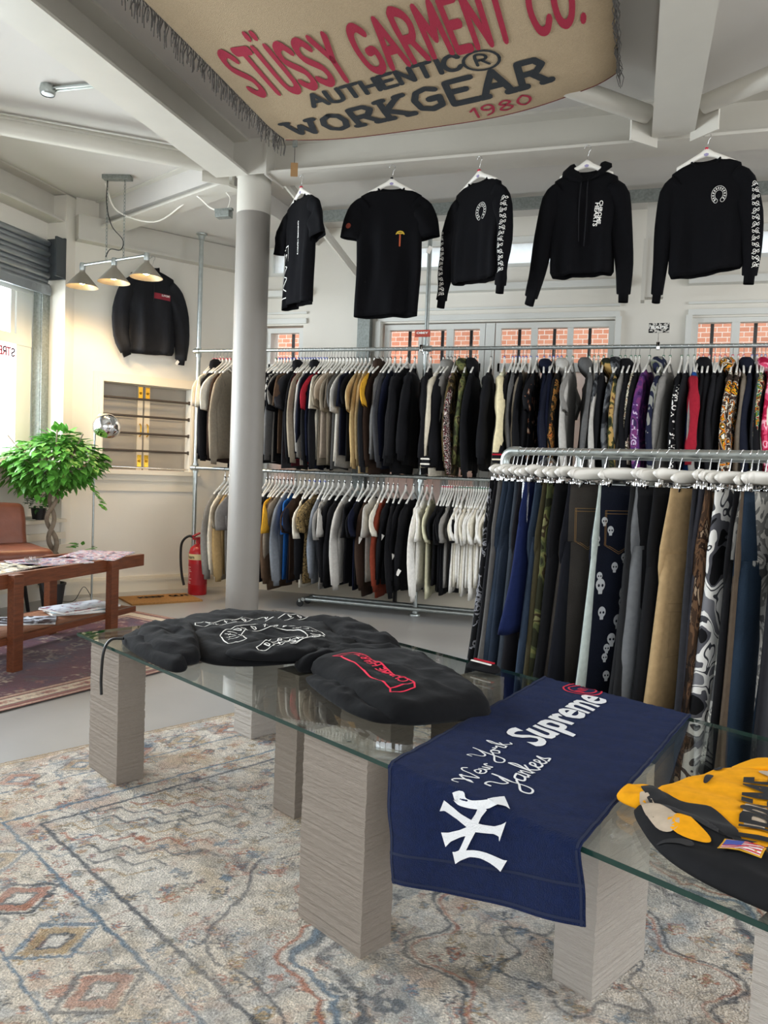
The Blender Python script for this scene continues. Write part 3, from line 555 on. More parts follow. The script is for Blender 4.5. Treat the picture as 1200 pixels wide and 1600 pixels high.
ML = {0: 'left end post', find(LO,'long','r'): 'column', find(LO,'tee','U'): 'bright blue t-shirt', find(LO,'tee','snake'): 'snake print t-shirt', find(LO,'long','O'): 'rust sweatshirt', find(LO,'white_graphic','W'): 'white graphic top', find(LO,'tee','G'): 'pale grey garment', find(LO,'long','paisley'): 'paisley top', find(LO,'photo_tee','Q'): 'photo t-shirt'}
del ML[find(LO,'tee','G')]
ALLG = {}
for lst, row, z, mk in ((UP, 'upper', 2.33, MU), (LO, 'lower', 1.22, ML)):
    lb = labels(names(lst), row, mk); seen = {}
    for i, (px, kind, c, cu) in enumerate(lst):
        L, short = lb[i]
        if row == 'lower' and px > 716:
            L = 'plain %s t-shirt in the row of white t-shirts, %s from its right end, lower rail' % (COLN[c][1], (ORD+['thirteenth','fourteenth','fifteenth','sixteenth'])[16-int(round((px-718)/3.9))])
            short = L.split(', ')[1][:].replace('from its', 'white t-shirt from the')
        hl = ('white hanger of the %s, %s rail' % (short, row)); hw = hl.split()
        if len(hw) > 16: hl = ' '.join(hw[:16])
        lw = L.split(); L = ' '.join(lw[:17]) if len(lw) > 16 else L
        while L in seen: L = L.replace(' on ', ' hanging on ') if ' on ' in L and 'hanging' not in L else L+' side'
        seen[L] = 1; ALLG[(row, i)] = place(px, kind, c, cu, z, row, L, hl, i)
# lettering down two sleeves and details
def sleeve_print(key, txt, h, m, x0=-.33, zt=-.28, name='sleeve_lettering', w=None, up=1):
    root, ss = ALLG[key]; bv = bvh_of(ss[0]); (vf, wd) = font_text(txt, h, .0018, 0, .03)
    k = 1 if w is None else w/wd
    f = dropper(bv, (-.6, 0, zt), (0, 0, -1), (0, 1, 0), (1, 0, 0), .003)      # reading downward on the edge that faces the room
    mapped(([Vector((v.x*k, v.y-h*.36)) for v in vf[0]], vf[1]), lambda x, y: f(x, y), name, m, root)
kidx = [i for i, e in enumerate(UP) if e[1] == 'black_text'][0]; sleeve_print(('upper', kidx), 'NARUTO X  \u2022  A BATHING APE', .052, M_white_print, zt=-.13, w=.62)
kidx = [i for i, e in enumerate(UP) if e[1] == 'purple_text'][0]; sleeve_print(('upper', kidx), 'A BATHING APE', .045, mat('lilac_print', 'c9b4cf', .8), zt=-.28, w=.44)
# swing price tags on a few garments
for key, dx, dz_ in ((('upper', 44), -.33, -.68), (('lower', 34), -.31, -.52), (('lower', 35), -.31, -.62), (('lower', 32), -.3, -.35), (('lower', 28), -.3, -.36)):
    root, ss = ALLG[key]; MB().box((dx-.03, 0, dz_), (.004, .03, .055), rot=Matrix.Rotation(.5, 3, 'X')).build('swing_tag', M_tagc, root, False)
# ------------------------------------------------------------------ pipe rack along the back wall
rk = tag(empty('clothes_rack', (-1.75, 6.6, 0)), 'galvanised pipe clothes rack with two tiers along the back wall', 'clothes rack'); ro = Vector(rk.location)
def rv(x, y, z): return Vector((x, y, z))-ro
for z, y in ((2.33, 6.6), (1.22, 6.6)): MB().tube([rv(-4.02, y, z), rv(1.6, y, z)], .0168, 14).build('rail', M_galv, rk)
for x, z1 in ((-4.02, 3.44), (-1.75, 3.46), (1.2, 3.46)):
    MB().tube([rv(x, 6.62+(.06 if x == -4.02 else 0), 0.01), rv(x, 6.62+(.06 if x == -4.02 else 0), z1)], .0215 if x < -4 else .019, 14).build('post', M_galv, rk)
    yy = 6.62+(.06 if x == -4.02 else 0); f = MB()
    f.lathe([(.0, 0), (.052, 0), (.05, .012), (.03, .02), (.028, .05), (.021, .052)], rv(x, yy, 0)); f.build('foot_flange', M_galv, rk)
    f = MB(); f.lathe([(.021, -.06), (.028, -.055), (.03, -.02), (.05, -.01), (.052, 0), (0, 0)], rv(x, yy, z1+.01)); f.build('top_flange', M_galv, rk)
    for z in (2.33, 1.22):
        f = MB(); f.tube([rv(x, yy, z-.045), rv(x, yy, z+.045)], .029, 14); f.tube([rv(x-.05 if x > -4 else x, 6.61, z), rv(x+.06, 6.6, z)], .025, 14); f.build('clamp_fitting', M_galv, rk)
rb = tag(empty('rolling_base', (-2.0, 6.6, 0)), 'low galvanised pipe base on black castors below the hanging clothes', 'clothes rack'); bo = Vector(rb.location)
for y in (6.5, 6.68): MB().tube([Vector((-2.78, y, .075))-bo, Vector((1.2, y, .075))-bo], .0168, 12).build('base_pipe', M_galv, rb)
MB().tube([Vector((-2.76, 6.47, .075))-bo, Vector((-2.76, 6.72, .075))-bo], .0168, 12).build('cross_pipe', M_galv, rb)
for x in (-2.8, 1.1):
    for y in (6.5, 6.68):
        c = MB(); M = Matrix.Rotation(radians(90), 3, 'X'); c.lathe([(0, -.011), (.03, -.011), (.034, 0), (.03, .011), (0, .011)], Vector((x, y, .034))-bo, 18, M); o = c.build('caster', M_black, rb)
        MB().box(Vector((x, y, .06))-bo, (.02, .03, .03)).build('fork', M_galv, o, False)
# signs clipped to the rail
def rail_sign(x, z, w, h, col, txt, label, tcol):
    s = tag(empty('rail_sign', (x, 6.585, 2.35)), label, 'sign'); q = Vector(s.location)
    MB().tube([(0, 0, -.02), (0, 0, z-2.35-h/2)], .0035, 8).build('stem', M_chrome, s); MB().box((0, 0, -.02), (.028, .05, .06), bev=.004).build('clamp', M_chrome, s)
    MB().box((0, 0, z-2.35), (w, .004, h)).box((0, -.004, z-2.35-h/2), (w, .012, .012)).build('card', col, s, False)
    (vf, wd) = font_text(txt, h*.42, .001, 0, .05); k = w*.8/wd
    mapped(vf, lambda a, b: Vector((a*k-w*.4, -.0045, z-2.35-h*.12+b)), 'lettering', tcol, s)
rail_sign(-1.775, 2.462, .135, .055, mat('sign_red', 'b04838', .5), 'OBEY', 'small red sign clipped to the upper rail beside the middle post', M_white_print)
rail_sign(.155, 2.475, .155, .07, pattern('sign_bw', [(0, '1c1c1c'), (.5, 'c8c4bc')], 60, 3), 'BAPE', 'small black and white sign clipped to the right part of the rail', M_white_print)
# radiator and boxing below the back windows
rd = tag(empty('radiator', (-1.2, 7.17, .28)), 'long black finned radiator low on the back wall', 'radiator'); MB().box((0, 0, .02), (2.3, .05, .30)).build('casing', M_black, rd, False)
for x_ in (-.9, .9): MB().box((x_, 0, -.2), (.03, .04, .16)).build('foot', M_black, rd, False)
f = MB()
for k in range(75): f.box((-1.13+k*.0305, -.035, .02), (.010, .03, .29))
tag(f.build('fins', mat('black_enamel', '1e1e20', .4), rd, False), kind='stuff')
# ------------------------------------------------------------------ trouser rack behind the glass table
RA = radians(-22); RD = Vector((cos(RA), sin(RA), 0)); RN = Vector((-sin(RA), cos(RA), 0)); RP = Vector((-.57, 3.71, 0))
tr = tag(empty('trouser_rack', RP), 'galvanised pipe rack full of trousers behind the glass table', 'clothes rack')
def rr(s, n, z): return RD*s + RN*n + Vector((0, 0, z))
el = [rr(0, 0, 1.30)] + [rr(.045-.045*cos(a), 0, 1.327+.045*sin(a)) for a in (0, .4, .8, 1.2, 1.57)]
MB().tube([rr(.045, 0, 1.372), rr(2.3, 0, 1.372)], .0175, 16).build('rail', M_galv, tr)
MB().tube([rr(.25, .26, 1.365), rr(2.3, .26, 1.365)], .0165, 16).build('back_rail', M_galv, tr)
for s in (0, 2.3):
    MB().tube([rr(s, 0, .04), rr(s, 0, 1.33)], .0175, 14).build('post', M_galv, tr); f = MB(); e2 = el if s == 0 else [rr(s, 0, 1.30), rr(s, 0, 1.345), rr(s-.02, 0, 1.368), rr(s-.06, 0, 1.372)]
    f.tube(e2+([rr(.08, 0, 1.372)] if s == 0 else []), .0225, 16); f.build('elbow', M_galv, tr)
    MB().tube([rr(s, -.28, .03), rr(s, .3, .03)], .0175, 12).build('foot_bar', M_galv, tr)
for s in (.25, 2.3): MB().tube([rr(s, .26, .04), rr(s, .26, 1.365)], .0165, 12).build('post', M_galv, tr)
def trousers_mesh(seed, wl=.40, L=1.08, thick=.05, flare=1.0, short=False):
    q = random.Random(seed); n = 22; b = MB(); ph = [q.uniform(0, 6) for _ in range(4)]
    rs = []
    for z, w, t in ((0, wl*.94, .028), (-.04, wl*.95, .032), (-.12, wl*1.02, thick*.8), (-.22, wl*1.12, thick), (-.29, wl*1.13, thick), (-.36, wl*1.04, thick*.6)):
        rs.append([Vector((se(2*pi*k/n, w/2, t/2)[0], se(2*pi*k/n, w/2, t/2)[1]+sin(se(2*pi*k/n, w/2, 1)[0]*30+ph[0])*.005*(-z*6), z)) for k in range(n)])
    b.rings([[Vector((v.x*.95, v.y*.6, v.z-.03)) for v in rs[0]]]+rs, False, False)
    for g in (-1, 1):
        rs = []; m = 12
        for i in range(m+1):
            f = i/m; z = -.24-(L-.24)*f; w = .215*(1+(flare-1)*f)*(1 if f > .02 else .9); cx = g*wl*.275+(-.10 if g < 0 else .01)*f**1.15
            r = []
            for k in range(14):
                x, y = se(2*pi*k/14, w/2, thick/2*(1+.25*f)); y += sin(x*45+ph[1+(g > 0)]+z*3)*.006; y += g*.006; x += sin(z*8+ph[3])*.008*(f); r.append(Vector((cx+x, y, z)))
            rs.append(r)
        c = rs[-1]; rs += [[Vector((cx+(v.x-cx)*.93, v.y*.7, v.z+.006)) for v in c], [Vector((cx+(v.x-cx)*.9, v.y*.6, v.z+.08)) for v in c]]
        b.rings(rs, True, False)
    return b.mesh('trousers')
TM = [trousers_mesh(k, .40+.01*(k % 3), 1.06+.03*(k % 2), .048, 1.05+.06*(k % 3)) for k in range(5)]
def denim(h, fade='6d7c90'):
    m = mat('denim_'+h, h, .85, 0, .3, 150, .25, 5, .15); return m
PANT = [(800,'print','splatter','black and grey printed joggers',0,1,.93),(806,'plain','18181b','black trousers second from the left end',0,1,.93),(813,'plain','5c5a58','dark grey trousers third from the left end',0,1,.97),(821,'denim','2f3a49','mid blue faded jeans',1,1,.99),(830,'denim','252e3b','dark blue jeans',0,1,.99),(838,'denim','383e46','slate blue jeans',1,1,1.0),
 (846,'plain','1c1b1f','black jeans left of the plastic wrapped pair',0,1,1.0),(855,'plain','141f46','royal blue track trousers in clear plastic',0,1,.62),(869,'denim','303c4c','blue jeans beside the plastic wrap',0,1,1.0),(879,'plain','3d3826','olive trousers',0,1,1.0),(888,'camo','green_camo','green camouflage trousers',0,1,1.0),(897,'plain','141416','plain black trousers right of the green camouflage pair',0,1,1.02),(908,'plain','101012','black tracksuit trousers',4,1,1.03),(921,'plain','15161c','black-navy trousers',0,1,1.03),
 (944,'denim','3b3733','washed black jeans with a worn back pocket',13,1,1.04),(966,'plain','b4bdb6','pale mint trousers',0,1,1.02),(992,'skull','161a26','dark denim jeans printed with pale skulls',14,1,1.06),(1018,'plain','1c1c1d','black joggers',2,1,1.06),(1028,'plain','6e7072','grey joggers with dark panels and a small logo patch',2,1,1.0),(1044,'plain','1f1f21','black cargo trousers',10,1,1.06),(1060,'plain','151517','black trousers left of the tan pair',6,1,1.06),
 (1090,'plain','b0946c','tan cargo trousers',8,1,1.08),(1107,'plain','28282c','charcoal trousers right of the tan pair',0,1,1.07),(1120,'plain','35353b','slate grey trousers',2,1,1.07),(1138,'camo','branches','brown woodland branch print trousers',4,1,1.08),(1158,'camo','snow_camo','white grey and black camouflage cargo trousers',8,1,1.08),(1172,'plain','121214','black trousers right of the snow camouflage',0,1,1.07),(1182,'plain','52463a','brown trousers',0,1,1.08),(1194,'denim','22303f','bright blue jeans near the right edge',4,1,1.08),(1212,'camo','statue','grey statue print trousers at the right edge',14,1,1.08),(1236,'plain','202024','black trousers at the far right',0,1,1.08)]
M_skull = None
def pmat(k, v):
    if k == 'plain': return fab(v)
    if k == 'denim': return denim(v)
    if k == 'skull': return denim(v)
    if k == 'print': return pattern('splatter', [(0, '161618'), (.52, '8d8d92'), (.58, '1a1a1c')], 12, 3, 1.5)
    if v == 'branches': return pattern('branches', [(0, '1b140f'), (.42, '3c2c20'), (.5, '624833'), (.55, '2a1c14'), (.6, '96816a')], 9, 6, 2.2, (1.4, 1, .6))
    if v == 'snow_camo': return pattern('snow_camo', [(0, '101012'), (.36, '55555a'), (.43, 'e6e4de'), (.53, '3f4044'), (.57, 'e0ded8'), (.64, '77777b')], 8, 1.2, .8)
    if v == 'statue': return pattern('statue', [(0, '4c4c4c'), (.4, 'a4a29c'), (.48, '74736f'), (.54, 'c8c4ba'), (.6, '8a8984')], 6, 4, 1.5)
    p, s, w = PAT[v]; return pattern(v, p, s, 2, .5)
def clip_hanger(loc, rz, label, zoff=0., tilt=0.):
    root = empty('clip_hanger', loc, rz); tag(root, label, 'hanger', 'clip hangers on the trouser rack')
    obj_of(HM[3], 'hook', M_chrome, root); o = obj_of(HM[4], 'bar', M_wplas, root)
    for g in (-1, 1): c = obj_of(HM[5], 'clip', M_chrome, root); c.location = (g*.15, 0, 0)
    if tilt: root.rotation_euler = (0, tilt, rz)
    return root
PG = {}
for i, (px, k, v, desc, yw, _, L) in enumerate(PANT):
    u = (px-600)/1220; best = None
    den = (_Rr-u*_F).dot(RD); s = -((_Rr-u*_F).dot(RP+Vector((0, 0, 0))))/den   # where the column of the rail meets this pair
    q = random.Random(i*5+1); back = (i % 4 == 2)
    s += .0; loc = RP + rr(s, 0, 0); rz = RA+pi/2 + radians(-yw*1.6 + q.uniform(-2, 2)); m = pmat(k, v)
    z0 = 1.372-.066
    o = obj_of(TM[i % 5], 'trousers', m); o.location = (loc.x, loc.y, z0-.074); o.rotation_euler = (radians(q.uniform(-1, 1)), 0, rz); o.scale = (1, .75 if yw == 0 else 1, L*.985)
    if L < .7: o.scale = (1, .9, L)
    tag(o, (desc+', clipped on the rack behind the glass table') if len(desc.split()) < 7 else desc+', on the trouser rack', 'trousers', 'trousers on the rack'); PG[i] = o
    short = desc.split(' beside')[0].split(' right of')[0].split(' left of')[0].split(' at the')[0].split(' with')[0].split(' near')[0]
    clip_hanger((loc.x, loc.y, z0), rz, 'white clip hanger of the '+' '.join(desc.split()[:10]), tilt=radians(q.uniform(-3, 3)))
def on_trousers(i, vf, z, xx, m, name, side=1, up=False):
    o = PG[i]; bv = bvh_of(type('Q', (), {'location': Vector(), 'parent': 1, 'data': o.data})())
    f = dropper(bv, (xx, side*.5, z), (-side*1., 0, 0), (0, 0, 1), (0, -side, 0), .003); return mapped(vf, f, name, m, o)
M_stitch = mat('tan_stitching', '8a6a40', .8)
ji = 14
def pocket(i, x0, z0, side, w=.13, h=.14, m=M_stitch):
    P = [(0, 0), (0, -h), (w/2, -h*1.22), (w, -h), (w, 0), (0, 0)]; return on_trousers(i, ribbons([P, [(0, -.012), (w, -.012)], [(.006, 0), (.006, -h+.004), (w/2, -h*1.22+.008), (w-.006, -h+.004), (w-.006, 0)]], .0022), z0, x0, m, 'pocket_stitching', side)
SD = -1
for i, x0 in ((14, -.17), (16, -.17)):
    if x0 is not None: pocket(i, x0, -.10, SD)
# pale skull prints on the dark denim pair
V = []; Fc = []; q = random.Random(4)
for k in range(26):
    cx, cz, r = q.uniform(-.22, -.02)-k*.002, -.14-k*.036, q.uniform(.013, .025)
    pts = [(cx+r*cos(a), cz+r*1.05*sin(a)) for a in [2*pi*j/14 for j in range(14)]]; o0 = len(V)
    V += [Vector((cx, cz))]+[Vector(p) for p in pts]; Fc += [(o0, o0+1+j, o0+1+(j+1) % 14) for j in range(14)]
    o0 = len(V); V += [Vector(p) for p in ((cx-r*.5, cz-r*.8), (cx+r*.5, cz-r*.8), (cx+r*.42, cz-r*1.5), (cx-r*.42, cz-r*1.5))]; Fc.append((o0, o0+1, o0+2, o0+3))
on_trousers(16, (V, Fc), 0, 0, mat('pale_grey_print', 'c9cbcc', .8), 'skull_print', SD)
V = []; Fc = []; q = random.Random(4)
for k in range(26):
    cx, cz, r = q.uniform(-.22, -.02)-k*.002, -.14-k*.036, q.uniform(.013, .025)
    for ex in (-.4, .4):
        o0 = len(V); V += [Vector((cx+ex*r+r*.24*cos(a), cz-r*.1+r*.26*sin(a))) for a in [2*pi*j/8 for j in range(8)]]; Fc.append(tuple(range(o0, o0+8)))
o = PG[16]; bv = bvh_of(type('Q', (), {'location': Vector(), 'parent': 1, 'data': o.data})())
mapped((V, Fc), dropper(bv, (0, SD*.5, 0), (-SD, 0, 0), (0, 0, 1), (0, -SD, 0), .0045), 'skull_eye', fab('161a26'), o)
on_trousers(18, ribbons([[(0, 0), (.06, 0), (.06, .035), (0, .035), (0, 0)]], .003), -.42, -.13, M_red_print, 'patch_border', SD)
on_trousers(18, ribbons([[(.012, .006), (.028, .016), (.046, .01)], [(.02, .026), (.028, .016), (.034, .03)]], .005), -.42, -.13, M_white_print, 'jumping_figure_logo', SD)
# cargo pockets and seams on tan pair
on_trousers(21, ribbons([[(0, 0), (.16, -.01)], [(0, -.03), (.16, -.04)], [(0, -.2), (.16, -.19)], [(.02, -.03), (.02, -.2)]], .0016), -.42, -.2, mat('tan_seam', '8c7350', .9), 'pocket_seam', SD)
# clear garment bag over the royal blue pair
o = PG[7]; bm_ = MB(); rs = []
for z, w, t in ((.115, .02, .02), (.09, .10, .05), (.03, .3, .06), (0, .38, .07), (-.2, .40, .085), (-.45, .39, .09), (-.70, .40, .085)):
    rs.append([Vector((se(2*pi*k/26, w/2, t/2)[0]+sin(k*2.1+z*20)*.004, se(2*pi*k/26, w/2, t/2)[1]+sin(k*1.7+z*31)*.007, z)) for k in range(26)])
bm_.rings(rs, True, False); gb = bm_.build('garment_bag', M_film); gb.location = o.location; gb.rotation_euler = o.rotation_euler; tag(gb, 'clear plastic garment bag over the royal blue trousers on the rack', 'garment bag')
# ------------------------------------------------------------------ glass table on stacked stone-textured blocks
M_block = mat('ribbed_plaster', '978c81', .85, 0, .55, 22, .07, 22, .2, stretch=(3, 3, 28))
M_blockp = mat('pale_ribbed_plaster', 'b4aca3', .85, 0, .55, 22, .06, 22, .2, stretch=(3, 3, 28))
def pedestal(t0, t1, n0, n1, label, seed, H=.528):
    q = random.Random(seed); b = MB(); rs = []; K = 84; per = []
    nx = max(4, int((t1-t0)/.02)); ny = max(4, int((n1-n0)/.02))
    w, d = (t1-t0)/2, (n1-n0)/2
    for i in range(nx): per.append((-w+2*w*i/nx, -d, 0, -1))
    for i in range(ny): per.append((w, -d+2*d*i/ny, 1, 0))
    for i in range(nx): per.append((w-2*w*i/nx, d, 0, 1))
    for i in range(ny): per.append((-w, d-2*d*i/ny, -1, 0))
    for k in range(K+1):
        z = .013+(H-.013)*k/K; lay = q.uniform(-.0013, .0013)
        if k % 9 == 0: lay -= .0015
        rs.append([Vector((x+a*(lay+q.uniform(-.0007, .0007)), y+c*(lay+q.uniform(-.0007, .0007)), z)) for x, y, a, c in per])
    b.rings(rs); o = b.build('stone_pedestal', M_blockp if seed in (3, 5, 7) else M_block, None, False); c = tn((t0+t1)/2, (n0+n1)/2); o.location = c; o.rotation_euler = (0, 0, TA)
    return tag(o, label, 'pedestal', 'pedestals under the glass table')
pedestal(-3.03, -2.782, 1.334, 1.445, 'ribbed stone pedestal under the left end of the glass table', 1)
pedestal(-1.646, -1.39, 1.328, 1.436, 'ribbed stone pedestal at the front, just left of the navy towel', 2)
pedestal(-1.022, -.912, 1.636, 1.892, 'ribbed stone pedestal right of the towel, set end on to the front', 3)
pedestal(-2.25, -2.125, 1.682, 1.93, 'narrow ribbed stone pedestal in the middle of the table behind the front one', 4)
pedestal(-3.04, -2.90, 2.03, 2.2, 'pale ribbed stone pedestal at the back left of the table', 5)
pedestal(-1.80, -1.68, 2.02, 2.27, 'ribbed stone pedestal at the back edge beside the folded hoodie', 6)
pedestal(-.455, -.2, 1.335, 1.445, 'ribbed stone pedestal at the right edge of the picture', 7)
pedestal(-2.03, -1.78, 1.80, 1.91, 'ribbed stone pedestal below the folded black hoodie', 8)
ZT = .5455
gt = tag(empty('glass_table_top', tn(-1.45, 1.81, ZT), TA), 'long clear glass table top with green edge resting on stone pedestals', 'table top')
MB().box((0, 0, -.006), (3.35, .985, .011)).build('glass_sheet', M_glass, gt, False)
for p, d in (((0, -.4935, -.006), (3.352, .0015, .0112)), ((0, .4935, -.006), (3.352, .0015, .0112)), ((-1.676, 0, -.006), (.0015, .987, .0112)), ((1.676, 0, -.006), (.0015, .987, .0112))): MB().box(p, d).build('polished_edge', M_gedge, gt, False)
for t, n in ((-2.98, 1.37), (-2.83, 1.37), (-2.9, 1.42), (-1.6, 1.35), (-1.44, 1.35), (-1.6, 1.41), (-1.52, 1.38), (-1.44, 1.41), (-.96, 1.7), (-.96, 1.83), (-.4, 1.37), (-.26, 1.41), (-2.19, 1.74), (-1.74, 2.2)):
    MB().lathe([(0, -.0175), (.007, -.0175), (.0085, -.013), (.0085, -.0125)], (t+1.45, n-1.81, 0), 12).build('rubber_bumper', M_glass, gt)
# ------------------------------------------------------------------ rugs (woven pattern as coloured pile)
def vnoise(x, y, s, seed):
    rs = np.random.RandomState(seed); G = rs.rand(64, 64); xx = np.mod(x*s+seed*3.7, 63); yy = np.mod(y*s+seed*1.3, 63); i = np.floor(xx).astype(int); j = np.floor(yy).astype(int); f = xx-i; g = yy-j
    f = f*f*(3-2*f); g = g*g*(3-2*g); i2 = (i+1) % 64; j2 = (j+1) % 64
    return (G[i, j]*(1-f)+G[i2, j]*f)*(1-g)+(G[i, j2]*(1-f)+G[i2, j2]*f)*g
def fbm(x, y, s, seed): return .5*vnoise(x, y, s, seed)+.3*vnoise(x, y, s*2.1, seed+1)+.2*vnoise(x, y, s*4.3, seed+2)
def rugmesh(name, t0, t1, n0, n1, res, colf, place, mname, th=.012, bump=.9):
    nt_, nn = int((t1-t0)/res), int((n1-n0)/res); t = np.linspace(t0, t1, nt_); n = np.linspace(n0, n1, nn); T, N = np.meshgrid(t, n, indexing='ij'); C = colf(T, N)
    z = th + (fbm(T, N, 60, 5)-.5)*.003
    co = place(T.ravel(), N.ravel(), z.ravel()); idx = np.arange(nt_*nn).reshape(nt_, nn)
    q = np.stack([idx[:-1, :-1], idx[1:, :-1], idx[1:, 1:], idx[:-1, 1:]], -1).reshape(-1, 4)
    me = bpy.data.meshes.new(name); me.vertices.add(nt_*nn); me.vertices.foreach_set('co', co.astype(np.float32).ravel()); me.loops.add(q.size); me.loops.foreach_set('vertex_index', q.ravel().astype(np.int32)); me.polygons.add(len(q)); me.polygons.foreach_set('loop_start', np.arange(0, q.size, 4, dtype=np.int32)); me.update(calc_edges=True)
    ca = me.color_attributes.new('weave', 'FLOAT_COLOR', 'POINT'); A = np.ones((nt_*nn, 4), np.float32); A[:, :3] = C.reshape(-1, 3); ca.data.foreach_set('color', A.ravel())
    me.polygons.foreach_set('use_smooth', [True]*len(me.polygons)); o = bpy.data.objects.new(name, me); COL.objects.link(o)
    m = mat(mname, 'ffffff', .95, 0, bump, 160, 0, 1, .1, sheen=.25); nt = m.node_tree; b = nt.nodes['Principled BSDF']; at = nt.nodes.new('ShaderNodeVertexColor'); at.layer_name = 'weave'
    nz = nt.nodes.new('ShaderNodeTexNoise'); nz.inputs['Scale'].default_value = 190; tc = nt.nodes.new('ShaderNodeTexCoord'); nt.links.new(tc.outputs['Object'], nz.inputs[0]); mr = nt.nodes.new('ShaderNodeMapRange'); mr.inputs['From Min'].default_value = .3; mr.inputs['From Max'].default_value = .7; mr.inputs['To Min'].default_value = .68; mr.inputs['To Max'].default_value = 1.25
    nt.links.new(nz.outputs[0], mr.inputs[0]); vm = nt.nodes.new('ShaderNodeVectorMath'); vm.operation = 'SCALE'; nt.links.new(at.outputs[0], vm.inputs[0]); nt.links.new(mr.outputs[0], vm.inputs['Scale']); nt.links.new(vm.outputs[0], b.inputs['Base Color'])
    me.materials.append(m); return o
H = lambda h: np.array(lin(h))
def lay(C, mask, col, a=1.): k = (np.clip(mask, 0, 1)*a)[..., None]; return C*(1-k)+np.array(col)*k
def band(d, w, soft=.004): return np.clip((w-np.abs(d))/soft+.5, 0, 1)
def flower(C, T, N, ct, cn, r, k, ph, cols, rot=0):
    sel = (np.abs(T-ct) < r*1.6) & (np.abs(N-cn) < r*1.6)
    if not sel.any(): return C
    i0, i1 = np.where(sel.any(1))[0][[0, -1]]; j0, j1 = np.where(sel.any(0))[0][[0, -1]]; sl = (slice(i0, i1+1), slice(j0, j1+1)); t = T[sl]-ct; n = N[sl]-cn; d = np.hypot(t, n); a = np.arctan2(n, t)
    if k < 0: R_ = (np.abs(t)+np.abs(n)*.8)/r          # lozenge
    else: R_ = d/(r*(.78+.26*np.cos(k*a+ph)))
    S = C[sl]
    for lo, hi, c, al in cols: S = lay(S, ((R_ >= lo) & (R_ < hi)).astype(float), c, al)
    C[sl] = S; return C
def rugcol(T0, N0):
    T = T0+(vnoise(T0, N0, 24, 70)-.5)*.010+(vnoise(T0, N0, 110, 72)-.5)*.008; N = N0+(vnoise(T0, N0, 24, 71)-.5)*.010+(vnoise(T0, N0, 110, 73)-.5)*.008
    base, blue, navy, org, tan, pale, olive = H('d6cab9'), H('5f7688'), H('2c3846'), H('a55c3c'), H('ad8f60'), H('ddd6cc'), H('6e6650')
    C = np.ones(T.shape+(3,))*base; C = lay(C, (fbm(T, N, 3.5, 11)-.42)*4, pale, .7); C = lay(C, (fbm(T, N, 5, 21)-.58)*6, tan, .55); C = lay(C, (fbm(T, N, 6, 31)-.60)*7, H('9aa3ab'), .5); C = lay(C, (fbm(T, N, 8, 37)-.6)*8, H('a87858'), .4); C = lay(C, (fbm(T, N, 11, 39)-.62)*9, H('6a665c'), .45)
    tl, nb, nf = T+3.28, 3.03-N, N-.36; dd = np.minimum(np.minimum(tl, nb), nf); q = np.random.RandomState(3)
    # small scattered motifs
    for _ in range(2600):
        ct, cn = q.uniform(-3.2, .6), q.uniform(.2, 3.0); r = q.uniform(.008, .032); k = [-1, 4, 5, 6, 8][q.randint(5)]; c1 = [navy, org, blue, olive, tan][q.randint(5)]; c2 = [org, tan, blue, pale, base*.8][q.randint(5)]
        C = flower(C, T, N, ct, cn, r, k, q.uniform(0, 6), [(0, .35, c1, .8), (.35, .7, c2, .7), (.78, 1.0, c1, .85)])
    # vines
    for s, sd, cc in ((2.6, 41, navy), (3.4, 45, blue), (4.0, 49, org)):
        f = fbm(T, N, s, sd); C = lay(C, band(f-.5, .005, .004), cc, .5)
    # border band with a chain of lozenges
    for cn0, horiz in ((.78-.0, True),):
        for k in range(16):
            C = flower(C, T, N, -3.0+k*.26, .785, .10, -1, 0, [(0, .3, pale, .7), (.3, .42, navy, .7), (.42, .75, org if k % 2 else tan, .75), (.84, 1., navy if k % 2 else blue, .8)])
    for k in range(14): C = flower(C, T, N, -3.07, .6+k*.24, .085, -1, 0, [(0, .3, pale, .7), (.3, .45, blue, .8), (.45, .8, org if k % 2 == 0 else tan, .6), (.86, 1., navy, .6)])
    for k in range(12): C = flower(C, T, N, -2.9+k*.32, 2.81, .085, -1, 0, [(0, .3, pale, .7), (.3, .45, blue, .8), (.45, .8, org if k % 2 == 0 else tan, .6), (.86, 1., navy, .6)])
    for off, w, cc, al in ((.03, .012, tan, .7), (.30, .007, blue, .9), (.315+.0, .0, blue, 0), (.55, .010, blue, .95), (.64, .011, navy, .85)): C = lay(C, band(dd-off, w*.62), cc, al)
    C = lay(C, band(dd-.13, .005), blue, .6)
    # zig-zag corner steps
    zz = np.abs(((T+N)*6) % 1-.5)*.09; cornerm = ((np.hypot(T+2.62, N-1.2) < .5) | (np.hypot(T+2.62, N-2.3) < .4)) & (dd > .66)
    for k, cc in enumerate((navy, org, tan, navy)): C = lay(C, band(((T-N)*.7+k*.07+zz+1.2+1.0) % .28-.1, .006)*cornerm, cc, .75)
    # medallion
    ct, cn = -1.02, 1.72; t = (T-ct)/1.18; n = (N-cn); d = np.hypot(t, n); a = np.arctan2(n, t); w = .085*np.abs(np.cos(7*a))**.7+.015*np.cos(28*a)
    R1 = d-(.60+w); inside = np.clip(-(R1)/.01, 0, 1)
    C = lay(C, inside*(d > .42)*(fbm(T, N, 9, 61) > .45), H('8a9498'), .5); C = lay(C, inside*(d > .44)*(fbm(T, N, 16, 65) > .55), H('3e4c58'), .75); C = lay(C, inside*(fbm(T, N, 12, 67) > .6), pale, .6)
    C = lay(C, band(R1, .006), org, .9); C = lay(C, band(R1+.018, .005), pale, .7); C = lay(C, band(R1+.036, .009), blue, .9); C = lay(C, band(R1+.075, .006), pale, .6); C = lay(C, band(R1+.1, .010), navy, .7)
